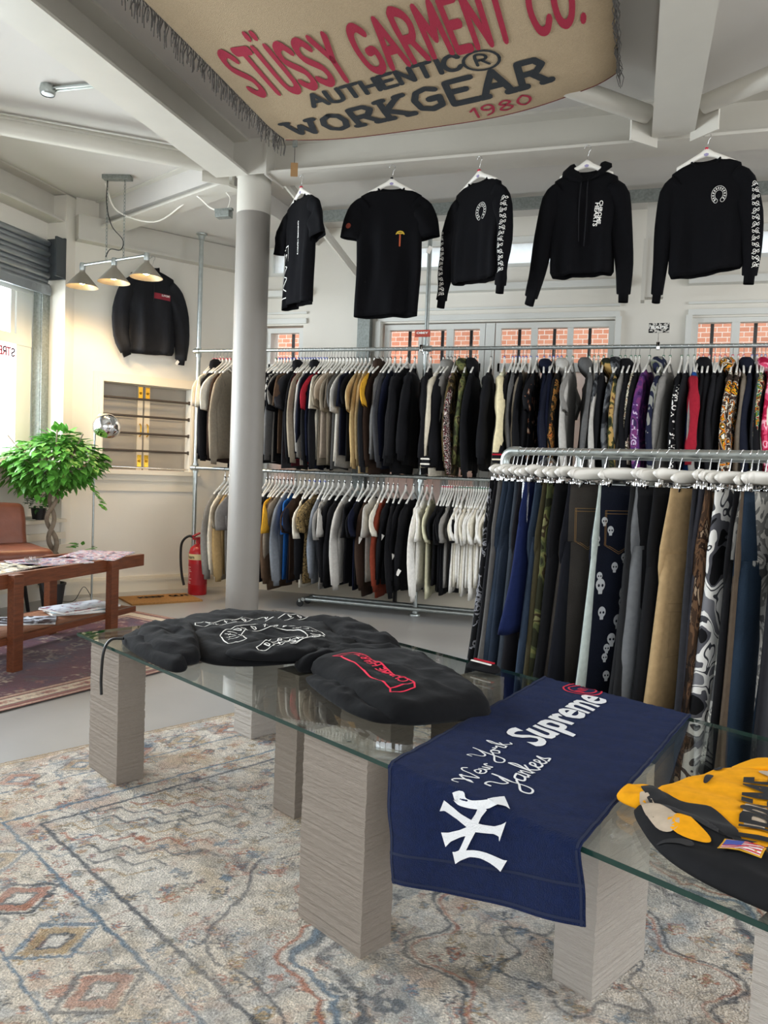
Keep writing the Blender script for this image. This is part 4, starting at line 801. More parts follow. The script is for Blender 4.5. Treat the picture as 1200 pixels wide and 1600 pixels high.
    R2 = d-(.34+.05*np.cos(8*a)); C = lay(C, band(R2, .006), navy, .8); C = lay(C, band(R2+.02, .005), org, .7); C = lay(C, band(d-.15-.03*np.cos(6*a), .006), navy, .7)
    # blue cartouche outline between border and medallion
    R3 = d-(.80+.05*np.sign(np.cos(5*a))*np.abs(np.cos(5*a))**.3+.03*np.cos(11*a)); C = lay(C, band(R3, .005)*(dd > .68), navy, .8)
    wear = fbm(T0, N0, 2.3, 81); C = lay(C, (wear-.5)*3.2, base, .45); g = vnoise(T0, N0, 70, 91)-.5; C = C*(1+.30*g[..., None]+.34*(np.random.RandomState(5).rand(*T.shape)[..., None]-.5)); C = lay(C, (tl < .015).astype(float), H('a08a68'), .9)
    return np.clip(C, 0, 1)
def pl(t, n, z): return np.stack([t*TD.x+n*ND.x, t*TD.y+n*ND.y, z], -1)
rug = rugmesh('area_rug', -3.28, .75, .3, 3.03, .0052, rugcol, pl, 'pile_rug')
tag(rug, 'large distressed cream rug with blue and orange medallion pattern under the glass table', 'rug')
def perscol(T, N):
    C = np.ones(T.shape+(3,))*H('54182c'); q = np.random.RandomState(9); red, navy, crm, rst, grn = H('6e2030'), H('2a2440'), H('cdbba0'), H('9a5a48'), H('5a6450')
    C = lay(C, (fbm(T, N, 5, 3)-.5)*5, navy, .6)
    for _ in range(420): C = flower(C, T, N, q.uniform(0, 1.7), q.uniform(0, 2.75), q.uniform(.015, .04), [4, 5, 6][q.randint(3)], q.uniform(0, 6), [(0, .4, [crm, rst, red][q.randint(3)], .6), (.7, 1, [grn, rst, crm, navy][q.randint(4)], .55)])
    C = lay(C, band(fbm(T, N, 5, 8)-.5, .008), crm, .5); d = np.minimum(np.minimum(T, 1.7-T), np.minimum(N, 2.75-N))
    C = lay(C, (d < .22).astype(float), H('8f5444')); C = lay(C, ((d > .07) & (d < .17)).astype(float), H('c9b8a0'))
    for _ in range(500):
        u = q.uniform(0, 2.4); e = q.randint(4); c = .12; p = [(c, u), (1.7-c, u), (min(u, 1.7), c), (min(u, 1.7), 2.4-c)][e]; C = flower(C, T, N, p[0], p[1], q.uniform(.015, .035), 4, q.uniform(0, 6), [(0, .5, [red, grn, navy][q.randint(3)], .8), (.7, 1, rst, .6)])
    for o_, w_, c_ in ((.02, .006, crm), (.045, .006, H('6a2a2a')), (.07, .004, H('3a2020')), (.17, .004, H('3a2020')), (.2, .008, crm), (.22, .004, H('3a2020'))): C = lay(C, band(d-o_, w_), c_, .9)
    return C*(1+.25*(vnoise(T, N, 60, 2)-.5)[..., None])
PA = radians(83); pd = np.array([sin(PA), -cos(PA)]); 
def pp(t, n, z):    # right edge of the rug runs away from the camera
    ox, oy = -3.02, 2.50; a = radians(75); ux, uy = cos(a), sin(a); return np.stack([ox-(1.7-t)*uy+n*ux, oy+(1.7-t)*ux+n*uy, z], -1)
pr = rugmesh('persian_rug', 0, 1.7, 0, 2.75, .010, perscol, pp, 'persian_pile', .009, .5); tag(pr, 'dark red Persian rug with cream floral border under the wooden coffee table', 'rug')
# door mat
M_coir = mat('coir', 'a87a44', .95, 0, .8, 200, .2, 90)
dm = MB(); q4 = [(-4.42, 6.06), (-4.08, 5.80), (-3.68, 6.30), (-4.02, 6.56)]; dm.add([(x, y, z) for z in (.0, .016) for x, y in q4], [(3,2,1,0), (4,5,6,7)]+[(i, (i+1) % 4, (i+1) % 4+4, i+4) for i in range(4)])
d = tag(dm.build('door_mat', M_coir, None, False), 'brown coir door mat with black lettering by the corner wall', 'door mat')
A_ = Vector((-4.25, 5.93, .0175)); ex = Vector((.34, -.26, 0)).normalized(); ey = Vector((.4, .5, 0)).normalized()
(vf, wd) = stroke_text('WIPE YOUR', .1, .024, .2, .9) if False else stroke_text('KEEP OUT', .075, .02, .2, .9); mapped(vf, lambda x, y: Vector((-4.30, 6.26, .018))+Vector((.84, .52, 0)).normalized()*0+ey*x*.9*.52/wd*1.0-ex*0+ex*(.10-y)+Vector((.03, -.12, 0)), 'mat_lettering', mat('mat_ink', '2a2420', .9), d)
# ------------------------------------------------------------------ things lying on the glass table
def draped(t, n, off=0., n0=1.3135, n1=2.3065):
    """a cloth point with flat table coordinates (t, n) folded down over the long edges of the glass"""
    z = ZT+.004
    if n < n0-.012: return tn(t, n0-.006-off-.008*min(1, (n0-n)*8), z-(n0-n)+.012)
    if n > n1+.012: return tn(t, n1+.006+off, z-(n-n1)+.012)
    if n < n0: e = (n0-n)/.012; return tn(t, n0-.006*e*e-off*e, z-.004*e*e+off*(1-e))
    if n > n1: e = (n-n1)/.012; return tn(t, n1+.006*e*e+off*e, z-.004*e*e+off*(1-e))
    return tn(t, n, z+off)
EB = Vector((-.235, .972)); EA = Vector((.972, .235)); TP = Vector((-1.575, 2.46)); TWW, TWL = .515, 1.455   # far left corner, width, length
def twl(a, s, off=0.):
    p = TP + EA*a - EB*s; wr = .0022*sin(a*31+s*9)+.0016*sin(s*55+a*7)+.002*sin(a*13-s*23)
    flat = 1.3135 < p.y < 2.3065
    q = draped(p.x, p.y, off+(abs(wr) if flat else wr+.002))
    if p.y < 1.3: k = min(1, (1.3-p.y)*5); q -= ND*(.010*sin(a*14+1)*k+.012*k) - TD*(.006*sin(s*20)*k)
    return q
M_towel = mat('navy_terry', '0f1f47', .97, 0, .8, 420, .16, 60, .1, sheen=.05); M_towelb = mat('grey_towel_back', '5a6678', .95, 0, .5, 300)
b = MB(); NU, NV = 60, 150; b.grid(lambda u, v: twl(u*TWW, v*TWL, .004), NU, NV); b.cur = 1; b.grid(lambda u, v: twl(u*TWW, v*TWL, .0008), NU, NV)
b.f = [f[::-1] if i < NU*NV else f for i, f in enumerate(b.f)]
b.cur = 0
for e in (0, 1):
    b.grid(lambda u, v: twl(e*TWW, v*TWL, .0008+.0032*u), 1, NV); b.grid(lambda u, v: twl(v*TWW, e*TWL, .0008+.0032*u), 1, NU)
tw = b.build('towel', None, None, True, True, [M_towel, M_towelb]); tag(tw, 'navy blue towel with white lettering draped over the glass table', 'towel')
b = MB()
for s0 in (TWL-.075, TWL-.012, .012): b.grid(lambda u, v, s0=s0: twl(u*TWW, s0+.006*v, .0052), 40, 1)
for a0 in (.004, TWW-.010): b.grid(lambda u, v, a0=a0: twl(a0+.006*v, u*TWL, .0052), 120, 1)
b.build('woven_hem', mat('navy_hem', '0c1938', .9), tw)
def ab(t, n): d = Vector((t, n))-TP; return d.dot(EA), -d.dot(EB)
def on_towel(vf, t, n, m, name, k=1., rot=0., off=.0055):
    """lettering whose baseline runs towards the back edge; (t, n) = left end of the baseline"""
    a0, s0 = ab(t, n); c, s_ = cos(rot), sin(rot)
    return mapped(vf, lambda x, y: twl(a0-(y*c+x*s_)*k, s0-(x*c-y*s_)*k, off), name, m, tw)
M_tp = mat('white_terry', 'e9e9ea', .95, 0, .5, 300)
(vf, wd) = font_text('Supreme', .15, .0034, .35, .02, .93); on_towel(vf, -1.13, 1.685, M_tp, 'supreme_lettering', .57/wd, -.03)
def script(lines, w): return ribbons([[(p.x, p.y) for p in spline([(a, b_, 0) for a, b_ in l], 5)] for l in lines], w)
NYs = [[(-.05,.20),(-.02,.32),(.1,.34),(.2,.12),(.14,0)], [(.14,0),(.2,.2),(.27,.32),(.3,.3)], [(.27,.32),(.33,.1),(.38,0),(.46,.2),(.5,.38),(.6,.44),(.68,.38)],
       [(.60,.1),(.72,.12),(.74,.2),(.66,.22),(.6,.12),(.64,.02),(.74,.02),(.8,.1)], [(.80,.2),(.82,.04),(.88,.02),(.92,.18),(.94,.04),(1.0,.03),(1.04,.2),(1.1,.18)]]
YO = [[(0,.34),(.04,.44),(.14,.4),(.16,.22),(.26,.18),(.38,.36)], [(.42,.5),(.36,.2),(.26,-.18),(.1,-.24),(.08,-.1),(.3,.02),(.44,.12)], [(.56,.2),(.46,.14),(.5,.02),(.6,.06),(.58,.18),(.66,.16)], [(.68,.22),(.72,.16),(.80,.2),(.78,.02),(.88,.04)], [(.88,.02),(.92,.3),(.98,.48),(1.0,.36),(.9,.14)], [(.9,.1),(1.04,.24)], [(.93,.12),(1.06,.0),(1.14,.06)]]
YA = [[(0,.34),(.04,.44),(.14,.4),(.16,.22),(.26,.18),(.38,.36)], [(.42,.5),(.36,.2),(.26,-.18),(.1,-.24),(.08,-.1),(.3,.02),(.44,.12)], [(.62,.2),(.48,.16),(.48,.02),(.6,.06),(.64,.2),(.62,.02),(.7,.04)], [(.72,.2),(.72,.02),(.74,.14),(.82,.2),(.84,.04),(.9,.06)],
      [(.9,.02),(.94,.3),(1.0,.48),(1.02,.36),(.92,.14)], [(.92,.1),(1.06,.24)], [(.95,.12),(1.06,.0),(1.12,.06)], [(1.12,.08),(1.22,.14),(1.22,.2),(1.14,.18),(1.14,.04),(1.24,.02),(1.3,.08)], [(1.3,.08),(1.4,.14),(1.4,.2),(1.32,.18),(1.32,.04),(1.42,.02),(1.48,.08)], [(1.48,.08),(1.58,.24),(1.56,.12),(1.62,.04),(1.5,.02)]]
on_towel(script(NYs, .035), -1.085, 1.355, M_tp, 'new_lettering', .13); on_towel(script(YO, .035), -1.150, 1.505, M_tp, 'york_lettering', .135)
on_towel(script(YA, .035), -1.0, 1.40, M_tp, 'yankees_lettering', .155)
# interlocked N and Y
NYQ = [[((0.1986,1.237),(0.2089,1.256)),((0.2011,1.2361),(0.2112,1.2549)),((0.2046,1.2349),(0.2125,1.2541)),((0.2125,1.233),(0.2094,1.2545)),((0.2224,1.2342),(0.2045,1.2538)),((0.2278,1.2376),(0.2046,1.2539)),((0.231,1.2408),(0.2072,1.256)),((0.2332,1.2431),(0.2113,1.2592)),((0.2351,1.2445),(0.2173,1.2624)),((0.2382,1.2459),(0.2247,1.2642)),((0.243,1.2473),(0.232,1.2651)),((0.2486,1.2485),(0.2392,1.2657)),((0.2549,1.2496),(0.2473,1.2661)),((0.2626,1.2502),(0.2564,1.2662)),((0.2714,1.2506),(0.2659,1.2661)),((0.28,1.2508),(0.2757,1.2658)),((0.2877,1.2506),(0.2853,1.2649)),((0.2946,1.2498),(0.2944,1.2633)),((0.3016,1.2486),(0.3024,1.2613)),((0.2869,1.2463),(0.3096,1.2594)),((0.2904,1.2416),(0.316,1.2577)),((0.2929,1.2368),(0.3212,1.2569)),((0.2952,1.2327),(0.3258,1.2562)),((0.2977,1.2287),(0.3299,1.2557)),((0.3007,1.2253),(0.3333,1.2555)),((0.3033,1.2207),(0.3361,1.2566)),((0.306,1.2171),(0.3389,1.2579)),((0.3084,1.2137),(0.3422,1.2592)),((0.3106,1.2103),(0.3455,1.2606))],[((0.1771,1.2561),(0.1622,1.28)),((0.1797,1.2576),(0.1661,1.2796)),((0.1828,1.2591),(0.1695,1.279)),((0.187,1.2612),(0.1725,1.2785)),((0.192,1.2642),(0.177,1.2788)),((0.1988,1.2678),(0.1833,1.2815)),((0.2064,1.2721),(0.1912,1.2853)),((0.2141,1.2766),(0.1996,1.2894)),((0.222,1.2809),(0.2086,1.2934)),((0.2314,1.2842),(0.2171,1.2982)),((0.2412,1.2875),(0.226,1.3028)),((0.2512,1.2907),(0.2347,1.3074)),((0.261,1.294),(0.2434,1.3118))],[((0.2561,1.2946),(0.2478,1.3143)),((0.2627,1.2951),(0.2547,1.3142)),((0.2692,1.2956),(0.2616,1.314)),((0.2757,1.2961),(0.2686,1.3138)),((0.2825,1.2966),(0.2761,1.3136)),((0.2899,1.2967),(0.284,1.3133)),((0.2978,1.2967),(0.2922,1.313)),((0.3055,1.2968),(0.3001,1.3127)),((0.3121,1.2968),(0.3069,1.3123)),((0.3174,1.2955),(0.3117,1.3133)),((0.3218,1.2943),(0.3154,1.3144)),((0.3261,1.293),(0.3184,1.3154)),((0.3304,1.2919),(0.3204,1.3165)),((0.3349,1.2899),(0.3205,1.3188)),((0.3389,1.2882),(0.3202,1.321)),((0.3421,1.2864),(0.3204,1.3234)),((0.3451,1.2845),(0.3208,1.3257))],[((0.2553,1.3176),(0.2512,1.3003)),((0.2452,1.3203),(0.2413,1.304)),((0.235,1.3231),(0.2313,1.3077)),((0.2249,1.3258),(0.2214,1.3114)),((0.2154,1.3283),(0.2121,1.3149)),((0.2072,1.3315),(0.2036,1.3171)),((0.1997,1.3346),(0.1957,1.3191)),((0.1926,1.3375),(0.1881,1.321)),((0.1865,1.3401),(0.1812,1.3228)),((0.1822,1.3433),(0.175,1.3233)),((0.1787,1.3463),(0.1697,1.3237)),((0.1752,1.3492),(0.1649,1.3239)),((0.1716,1.3523),(0.1601,1.3241))],[((0.2428,1.2976),(0.2622,1.3049)),((0.2486,1.2923),(0.2667,1.2992)),((0.2544,1.2869),(0.2713,1.2934)),((0.2602,1.2816),(0.2758,1.2877)),((0.2657,1.2766),(0.2801,1.2823)),((0.2698,1.2713),(0.2853,1.2777)),((0.2736,1.2663),(0.2904,1.2733)),((0.2774,1.2614),(0.2954,1.2689)),((0.2812,1.2565),(0.3004,1.2646))],[((0.2614,1.3098),(0.2387,1.3057)),((0.2569,1.3155),(0.2355,1.3117)),((0.2524,1.3212),(0.2322,1.3177)),((0.2478,1.327),(0.2289,1.3237)),((0.2431,1.333),(0.2255,1.3301)),((0.2387,1.3394),(0.2214,1.3366)),((0.2341,1.3461),(0.2172,1.3433)),((0.2295,1.3527),(0.2132,1.3496)),((0.2248,1.3586),(0.2099,1.3543)),((0.2209,1.3636),(0.2069,1.3562)),((0.217,1.3673),(0.2045,1.357)),((0.2141,1.37),(0.2013,1.3582)),((0.2116,1.3725),(0.1977,1.3597))],[((0.1908,1.3601),(0.1973,1.3843)),((0.1947,1.3597),(0.2007,1.3822)),((0.1987,1.3593),(0.2042,1.38)),((0.203,1.3588),(0.2078,1.3778)),((0.2084,1.3579),(0.2125,1.3753)),((0.2152,1.3563),(0.2189,1.3725)),((0.2232,1.3543),(0.2262,1.3695)),((0.232,1.3523),(0.2332,1.3667)),((0.2414,1.3508),(0.2398,1.3645)),((0.2509,1.3498),(0.2467,1.3638)),((0.2598,1.3495),(0.2544,1.3635)),((0.2684,1.3496),(0.2621,1.3635)),((0.2769,1.3501),(0.2691,1.3639)),((0.2851,1.351),(0.2753,1.3652)),((0.2925,1.3524),(0.2816,1.3669)),((0.2995,1.3538),(0.2878,1.3688)),((0.3061,1.3553),(0.2933,1.3707)),((0.3121,1.3566),(0.2978,1.3728)),((0.3175,1.3579),(0.302,1.375)),((0.3223,1.3591),(0.306,1.3771)),((0.3264,1.36),(0.3095,1.3791)),((0.3295,1.3602),(0.312,1.3808)),((0.332,1.3601),(0.3139,1.3822)),((0.3345,1.3601),(0.3155,1.3834)),((0.337,1.36),(0.317,1.3847))]]
V = []; Fc = []
for L_ in NYQ:
    o0 = len(V); V += [Vector(p) for pr_ in L_ for p in pr_]; Fc += [(o0+2*k, o0+2*k+2, o0+2*k+3, o0+2*k+1) for k in range(len(L_)-1)]
mapped((V, Fc), lambda a, s: twl(a, s, .0085), 'interlocked_letters', M_tp, tw)
bb = []
for k in range(25): a = 2*pi*k/24; bb.append((.062*cos(a), .062*sin(a)))
on_towel(ribbons([bb, [(x*.72, y*.72) for x, y in bb]], .006), -1.36, 2.27, M_red_print, 'round_red_badge', 1.); 
(vf, wd) = font_text('NY', .07, .002, 0, .02); on_towel(vf, -1.335, 2.235, M_red_print, 'badge_letters', .06/wd)
# ---- soft folded garments: a closed outline puffed up into a low cushion with creases
def cushion(pts, z0, h, seed, name, m, parent=None, edge=.35, crease=.012, rings=16, centre=None, tilt=(0, 0)):
    P = smooth_closed([Vector((a, c, 0)) for a, c in pts], 7); n = len(P); cen = Vector((*centre, 0)) if centre else sum(P, Vector())/n; b = MB(); rs = []; ox = seed*3.1
    def hz(p, r):
        e = (1-r**5)**(edge*1.3); nz = noise.noise(Vector((p.x*9+ox, p.y*9, 0)))+.5*noise.noise(Vector((p.x*21+ox, p.y*16, 2))); rid = abs(noise.noise(Vector((p.x*5+ox, p.y*13, 4))))
        return z0 + max(.004, e*(h*(1+tilt[0]*(p.x-cen.x)+tilt[1]*(p.y-cen.y))+nz*crease-rid*crease*2.4))
    for k in range(rings+1):
        r = 1-(k/rings)**1.3*.985
        if k == 0: rs.append([tn(p.x, p.y, z0+.0) for p in [cen+(q-cen)*.97 for q in P]]); rs.append([tn(p.x, p.y, z0+h*.18) for p in P]); continue
        rs.append([tn(p.x, p.y, hz(p, r)) for p in [cen+(q-cen)*r for q in P]])
    b.rings(rs, True, True); o = b.build(name, m, parent, True, False); return o
ZG = ZT+.001
M_hood = mat('black_fleece', '0f0f11', .95, 0, .5, 14, .12, 60, .15, sheen=.03)
hd = tag(empty('black_hoodie', tn(-2.7, 1.85, 0)), 'black hoodie with white gothic scroll print spread out on the left of the glass table', 'hoodie'); HO = Vector(hd.location)
def local(o, root): 
    off = Vector(root.location)
    for v in o.data.vertices: v.co -= off
    return o
pcs = []
def cush(root, *a, **k): o = local(cushion(*a, **k), root); o.parent = root; pcs.append(o); return o
torso = cush(hd, [(-2.98, 1.60), (-3.10, 1.84), (-3.12, 2.02), (-3.0, 2.16), (-2.80, 2.24), (-2.55, 2.22), (-2.30, 2.12), (-2.16, 1.93), (-2.20, 1.72), (-2.26, 1.56), (-2.36, 1.47), (-2.52, 1.47), (-2.72, 1.50)], ZG, .062, 3, 'torso', M_hood)
cush(hd, [(-2.93, 1.50), (-2.96, 1.62), (-2.86, 1.68), (-2.66, 1.60), (-2.48, 1.50), (-2.36, 1.42), (-2.40, 1.34), (-2.58, 1.35), (-2.78, 1.40)], ZG+.012, .064, 5, 'hem_fold', M_hood)
cush(hd, [(-2.88, 1.39), (-2.92, 1.47), (-2.80, 1.50), (-2.55, 1.42), (-2.36, 1.38), (-2.34, 1.322), (-2.5, 1.318), (-2.72, 1.345)], ZG, .055, 6, 'waistband', M_hood)
cush(hd, [(-2.72, 2.16), (-2.62, 2.27), (-2.40, 2.27), (-2.16, 2.20), (-2.02, 2.08), (-2.04, 1.96), (-2.2, 1.98), (-2.45, 2.08)], ZG+.004, .07, 8, 'sleeve', M_hood)
cush(hd, [(-2.30, 1.95), (-2.22, 2.04), (-2.10, 1.92), (-2.12, 1.72), (-2.24, 1.55), (-2.36, 1.53), (-2.38, 1.68)], ZG+.03, .045, 9, 'sleeve', M_hood)
MB().tube([p-HO for p in spline([tn(-2.80, 1.36, ZG+.03), tn(-2.835, 1.325, ZG+.022), tn(-2.832, 1.296, ZG-.02), tn(-2.84, 1.292, ZG-.12), tn(-2.835, 1.292, ZG-.185)], 6)], .0055, 8).build('drawstring', M_black, hd)
allb = bvh_of(*[type('Q', (), {'location': HO, 'parent': None, 'data': o.data})() for o in pcs])
def on_top(vf, t, n, dx, m, name, root, bv, off=.003, k=1.):
    """(t, n) origin, dx = direction of the baseline in table coordinates"""
    X = Vector((dx[0], dx[1])).normalized(); Y = Vector((-X.y, X.x)); r0 = Vector(root.location) if root else Vector()
    f = dropper(bv, tn(t, n, 1.0), TD*X.x+ND*X.y, TD*Y.x+ND*Y.y, (0, 0, -1), off)
    def g(x, y): q = f(x*k, y*k); return None if q is None or q.z < ZT+.004 else q-r0
    return mapped(vf, g, name, m, root)
# long scroll along the far sleeve, horseshoe scroll on the back, scroll on the right sleeve
def scroll(path, w, lw, inner=None, seedv=1):
    P = [Vector((a, c)) for a, c in [(p.x, p.y) for p in spline([(a, c, 0) for a, c in path], 6)]]; L, Rr = [], []
    for i, p in enumerate(P):
        d = (P[min(i+1, len(P)-1)]-P[max(i-1, 0)]).normalized(); nn = Vector((-d.y, d.x)); L.append(p+nn*w/2); Rr.append(p-nn*w/2)
    lines = [L, Rr, [L[0], P[0]+(P[0]-P[1])*.8, Rr[0]], [L[-1], P[-1]+(P[-1]-P[-2])*.8, Rr[-1]]]
    q = random.Random(seedv); i = 2
    while i < len(P)-2:                    # blackletter-like strokes inside the scroll
        d = (P[i+1]-P[i]).normalized(); nn = Vector((-d.y, d.x)); c = P[i]; s = w*.28
        lines += [[c-nn*s, c+nn*s], [c+nn*s, c+d*s*.7+nn*s*.5, c+d*s*.5-nn*s*.6, c-nn*s]] if q.random() < .7 else [[c-nn*s, c+d*s*.6+nn*s], [c+nn*s*.2, c+d*s*.8]]
        i += 2
    return ribbons([[(v.x, v.y) for v in l] for l in lines], lw)
on_top(scroll([(0, 0), (.12, .02), (.26, .04), (.42, .02), (.56, .03)], .055, .0042), -2.76, 1.66, (.17, .98), M_white_print, 'sleeve_scroll_print', hd, allb)
on_top(scroll([(0, 0), (.06, .11), (.17, .15), (.29, .10), (.33, -.03), (.27, -.15), (.15, -.17), (.07, -.11)], .07, .0042), -2.42, 1.62, (-.15, .98), M_white_print, 'horseshoe_scroll_print', hd, allb)
on_top(scroll([(0, 0), (.08, .01), (.17, .0), (.27, .015)], .05, .004), -2.27, 1.62, (.05, 1), M_white_print, 'cuff_scroll_print', hd, allb)
h2 = tag(empty('folded_hoodie', tn(-1.8, 1.8, 0)), 'folded black hoodie with red gothic scroll print in the middle of the glass table', 'hoodie'); H2 = Vector(h2.location); pcs = []
cush(h2, [(-2.08, 1.70), (-2.11, 1.78), (-2.09, 1.90), (-2.0, 2.05), (-1.95, 2.07), (-1.88, 2.06), (-1.70, 1.99), (-1.50, 1.90), (-1.40, 1.83), (-1.375, 1.79), (-1.39, 1.74), (-1.44, 1.60), (-1.48, 1.545), (-1.54, 1.53), (-1.70, 1.56), (-1.90, 1.63), (-2.03, 1.67)], ZG, .082, 12, 'folded_body', M_hood, edge=.25, crease=.008)
cush(h2, [(-2.02, 1.63), (-2.0, 1.72), (-1.85, 1.68), (-1.62, 1.60), (-1.5, 1.56), (-1.54, 1.505), (-1.64, 1.50), (-1.74, 1.52), (-1.9, 1.57)], ZG, .040, 13, 'lower_fold', M_hood)
cush(h2, [(-2.20, 1.74), (-2.18, 1.92), (-2.06, 2.06), (-1.92, 2.12), (-1.86, 2.04), (-1.98, 1.92), (-2.06, 1.76), (-2.1, 1.66)], ZG, .075, 14, 'hood', M_hood)
bv2 = bvh_of(*[type('Q', (), {'location': H2, 'parent': None, 'data': o.data})() for o in pcs])
M_hot = mat('hot_red_print', 'e8284c', .7)
on_top(ribbons([[(0, 0), (.03, -.014), (.42, -.02), (.45, 0), (.45, .075), (.42, .06), (.03, .066), (0, .08), (0, 0)], [(.03, -.014), (.03, .066)], [(.42, -.02), (.42, .06)]], .0055), -1.545, 1.655, (-.95, .31), M_hot, 'red_scroll_outline', h2, bv2)
(vf, wd) = font_text('CHROME HEARTS', .05, .0008, .15, .012); on_top(vf, -1.59, 1.685, (-.95, .31), M_hot, 'red_gothic_lettering', h2, bv2, .0035, .36/wd)
# striped cuff at the back edge
cf = tag(cushion([(-1.80, 2.20), (-1.80, 2.26), (-1.70, 2.27), (-1.69, 2.21)], ZG, .03, 21, 'striped_knit_cuff', fab('141416')), 'small dark cuff with red and white stripes at the back edge of the glass table', 'garment cuff')
MB().box(tn(-1.745, 2.232, ZG+.033), (.09, .010, .004), TA).build('red_stripe', fab('b01c2c'), cf, False); MB().box(tn(-1.745, 2.214, ZG+.030), (.09, .007, .004), TA).build('white_stripe', fab('efe9e0'), cf, False)
# yellow sweatshirt
M_yel = pattern('yellow_camo', [(0, '1d1b1a'), (.385, '1d1b1a'), (.40, 'b9a894'), (.425, 'eaa012'), (.60, 'b9a894'), (.625, '1d1b1a')], 4.6, 1.0, .7, rough=.9)
ys = tag(empty('yellow_sweatshirt', tn(-.55, 1.7, 0)), 'yellow black and grey camouflage sweatshirt folded on the right of the glass table', 'sweatshirt'); YO_ = Vector(ys.location); pcs = []
M_yp = fab('eaa012'); 
cush(ys, [(-.80, 1.56), (-.80, 1.68), (-.77, 1.84), (-.74, 1.96), (-.60, 2.02), (-.30, 1.98), (-.02, 1.86), (.05, 1.6), (0, 1.42), (-.25, 1.38), (-.47, 1.40), (-.62, 1.47), (-.72, 1.52)], ZG, .036, 31, 'torso', M_yp, crease=.008, edge=.22)
cush(ys, [(-.825, 1.545), (-.84, 1.60), (-.80, 1.64), (-.74, 1.60), (-.76, 1.54)], ZG+.01, .026, 33, 'collar_fold', M_yp)
cush(ys, [(-.74, 1.94), (-.70, 2.05), (-.5, 2.09), (-.2, 2.05), (0, 1.96), (-.1, 1.88), (-.4, 1.95), (-.6, 1.95)], ZG, .05, 34, 'far_sleeve', M_yel)
cush(ys, [(-.775, 1.53), (-.70, 1.55), (-.60, 1.50), (-.44, 1.475), (-.2, 1.46), (-.02, 1.44), (0, 1.34), (-.3, 1.345), (-.50, 1.345), (-.62, 1.375), (-.71, 1.44)], ZG+.004, .047, 35, 'near_sleeve', fab('1b1b1d'))
bv3 = bvh_of(*[type('Q', (), {'location': YO_, 'parent': None, 'data': o.data})() for o in pcs])
M_kp = mat('black_flock', '17171a', .9)
# large dark patches of the camouflage and the varsity lettering
def blob(pts): P = smooth_closed([Vector((a, c, 0)) for a, c in pts], 5); return [(p.x, p.y) for p in P]
def fillpoly(P, step=.02):
    bm = bmesh.new(); vs = [bm.verts.new((x, y, 0)) for x, y in P]; bm.faces.new(vs); bmesh.ops.triangulate(bm, faces=bm.faces[:])
    for _ in range(5):
        es = [e for e in bm.edges if e.calc_length() > step]
        if not es: break
        bmesh.ops.subdivide_edges(bm, edges=es, cuts=1); bmesh.ops.triangulate(bm, faces=bm.faces[:])
    bm.verts.index_update(); r = ([Vector((v.co.x, v.co.y)) for v in bm.verts], [tuple(v.index for v in f.verts) for f in bm.faces]); bm.free(); return r
for k, P in enumerate([[(-.80, 1.60), (-.775, 1.625), (-.70, 1.60), (-.66, 1.61), (-.60, 1.58), (-.555, 1.525), (-.54, 1.49), (-.60, 1.49), (-.68, 1.505), (-.76, 1.55)], [(-.74, 1.80), (-.725, 1.80), (-.715, 1.75), (-.725, 1.745)], [(-.765, 1.90), (-.745, 1.905), (-.735, 1.865), (-.75, 1.86)], [(-.63, 1.985), (-.6, 2.0), (-.50, 1.985), (-.47, 1.955), (-.56, 1.945)], [(-.66, 1.405), (-.62, 1.43), (-.6, 1.42), (-.6, 1.40), (-.62, 1.40), (-.64, 1.40), (-.65, 1.40), (-.66, 1.40)]]):
    on_top(fillpoly(blob(P)), 0, 0, (1, 0), M_kp, 'black_patch', ys, bv3, .0028)
on_top(fillpoly(blob([(-.665, 1.50), (-.60, 1.475), (-.585, 1.45), (-.62, 1.435), (-.67, 1.455)])), 0, 0, (1, 0), M_yp, 'yellow_patch', ys, bv3, .0024)
for k, P in enumerate([[(-.66, 1.90), (-.60, 1.88), (-.52, 1.90), (-.40, 1.90), (-.38, 1.93), (-.52, 1.955), (-.60, 1.945), (-.655, 1.925)], [(-.612, 1.70), (-.575, 1.71), (-.54, 1.60), (-.575, 1.59)], [(-.78, 1.555), (-.74, 1.55), (-.655, 1.475), (-.66, 1.435), (-.71, 1.46)]]):
    on_top(fillpoly(blob(P)), 0, 0, (1, 0), fab('b9a894'), 'grey_patch', ys, bv3, .0024)
(vf, wd) = font_text('SUPREME', .15, .0035, 0, .02); vf = ([Vector((v.x, v.y*1.75)) for v in vf[0]], vf[1]); on_top(vf, -.435, 1.52, (-.33, .94), M_kp, 'supreme_lettering', ys, bv3, .0042, .39/wd)
fl = MB(); V = []; Fc = []
on_top(fillpoly([(0, 0), (.075, 0), (.075, .045), (0, .045)]), -.560, 1.425, (1, .1), mat('gold_trim', 'd8a020', .7), 'flag_patch_border', ys, bv3, .006)
on_top(fillpoly([(.004, .004), (.071, .004), (.071, .041), (.004, .041)], .01), -.560, 1.425, (1, .1), M_white_print, 'flag_patch_field', ys, bv3, .0065)
on_top(fillpoly([(.004, .014), (.036, .014), (.036, .041), (.004, .041)], .01), -.560, 1.425, (1, .1), mat('flag_blue', '4050a0', .7), 'flag_patch_canton', ys, bv3, .0072)
on_top(ribbons([[(.038 if y > .016 else .005, y), (.07, y)] for y in (.007, .0155, .024, .0325, .0395)], .0035), -.560, 1.425, (1, .1), M_red_print, 'flag_patch_stripe', ys, bv3, .0075)
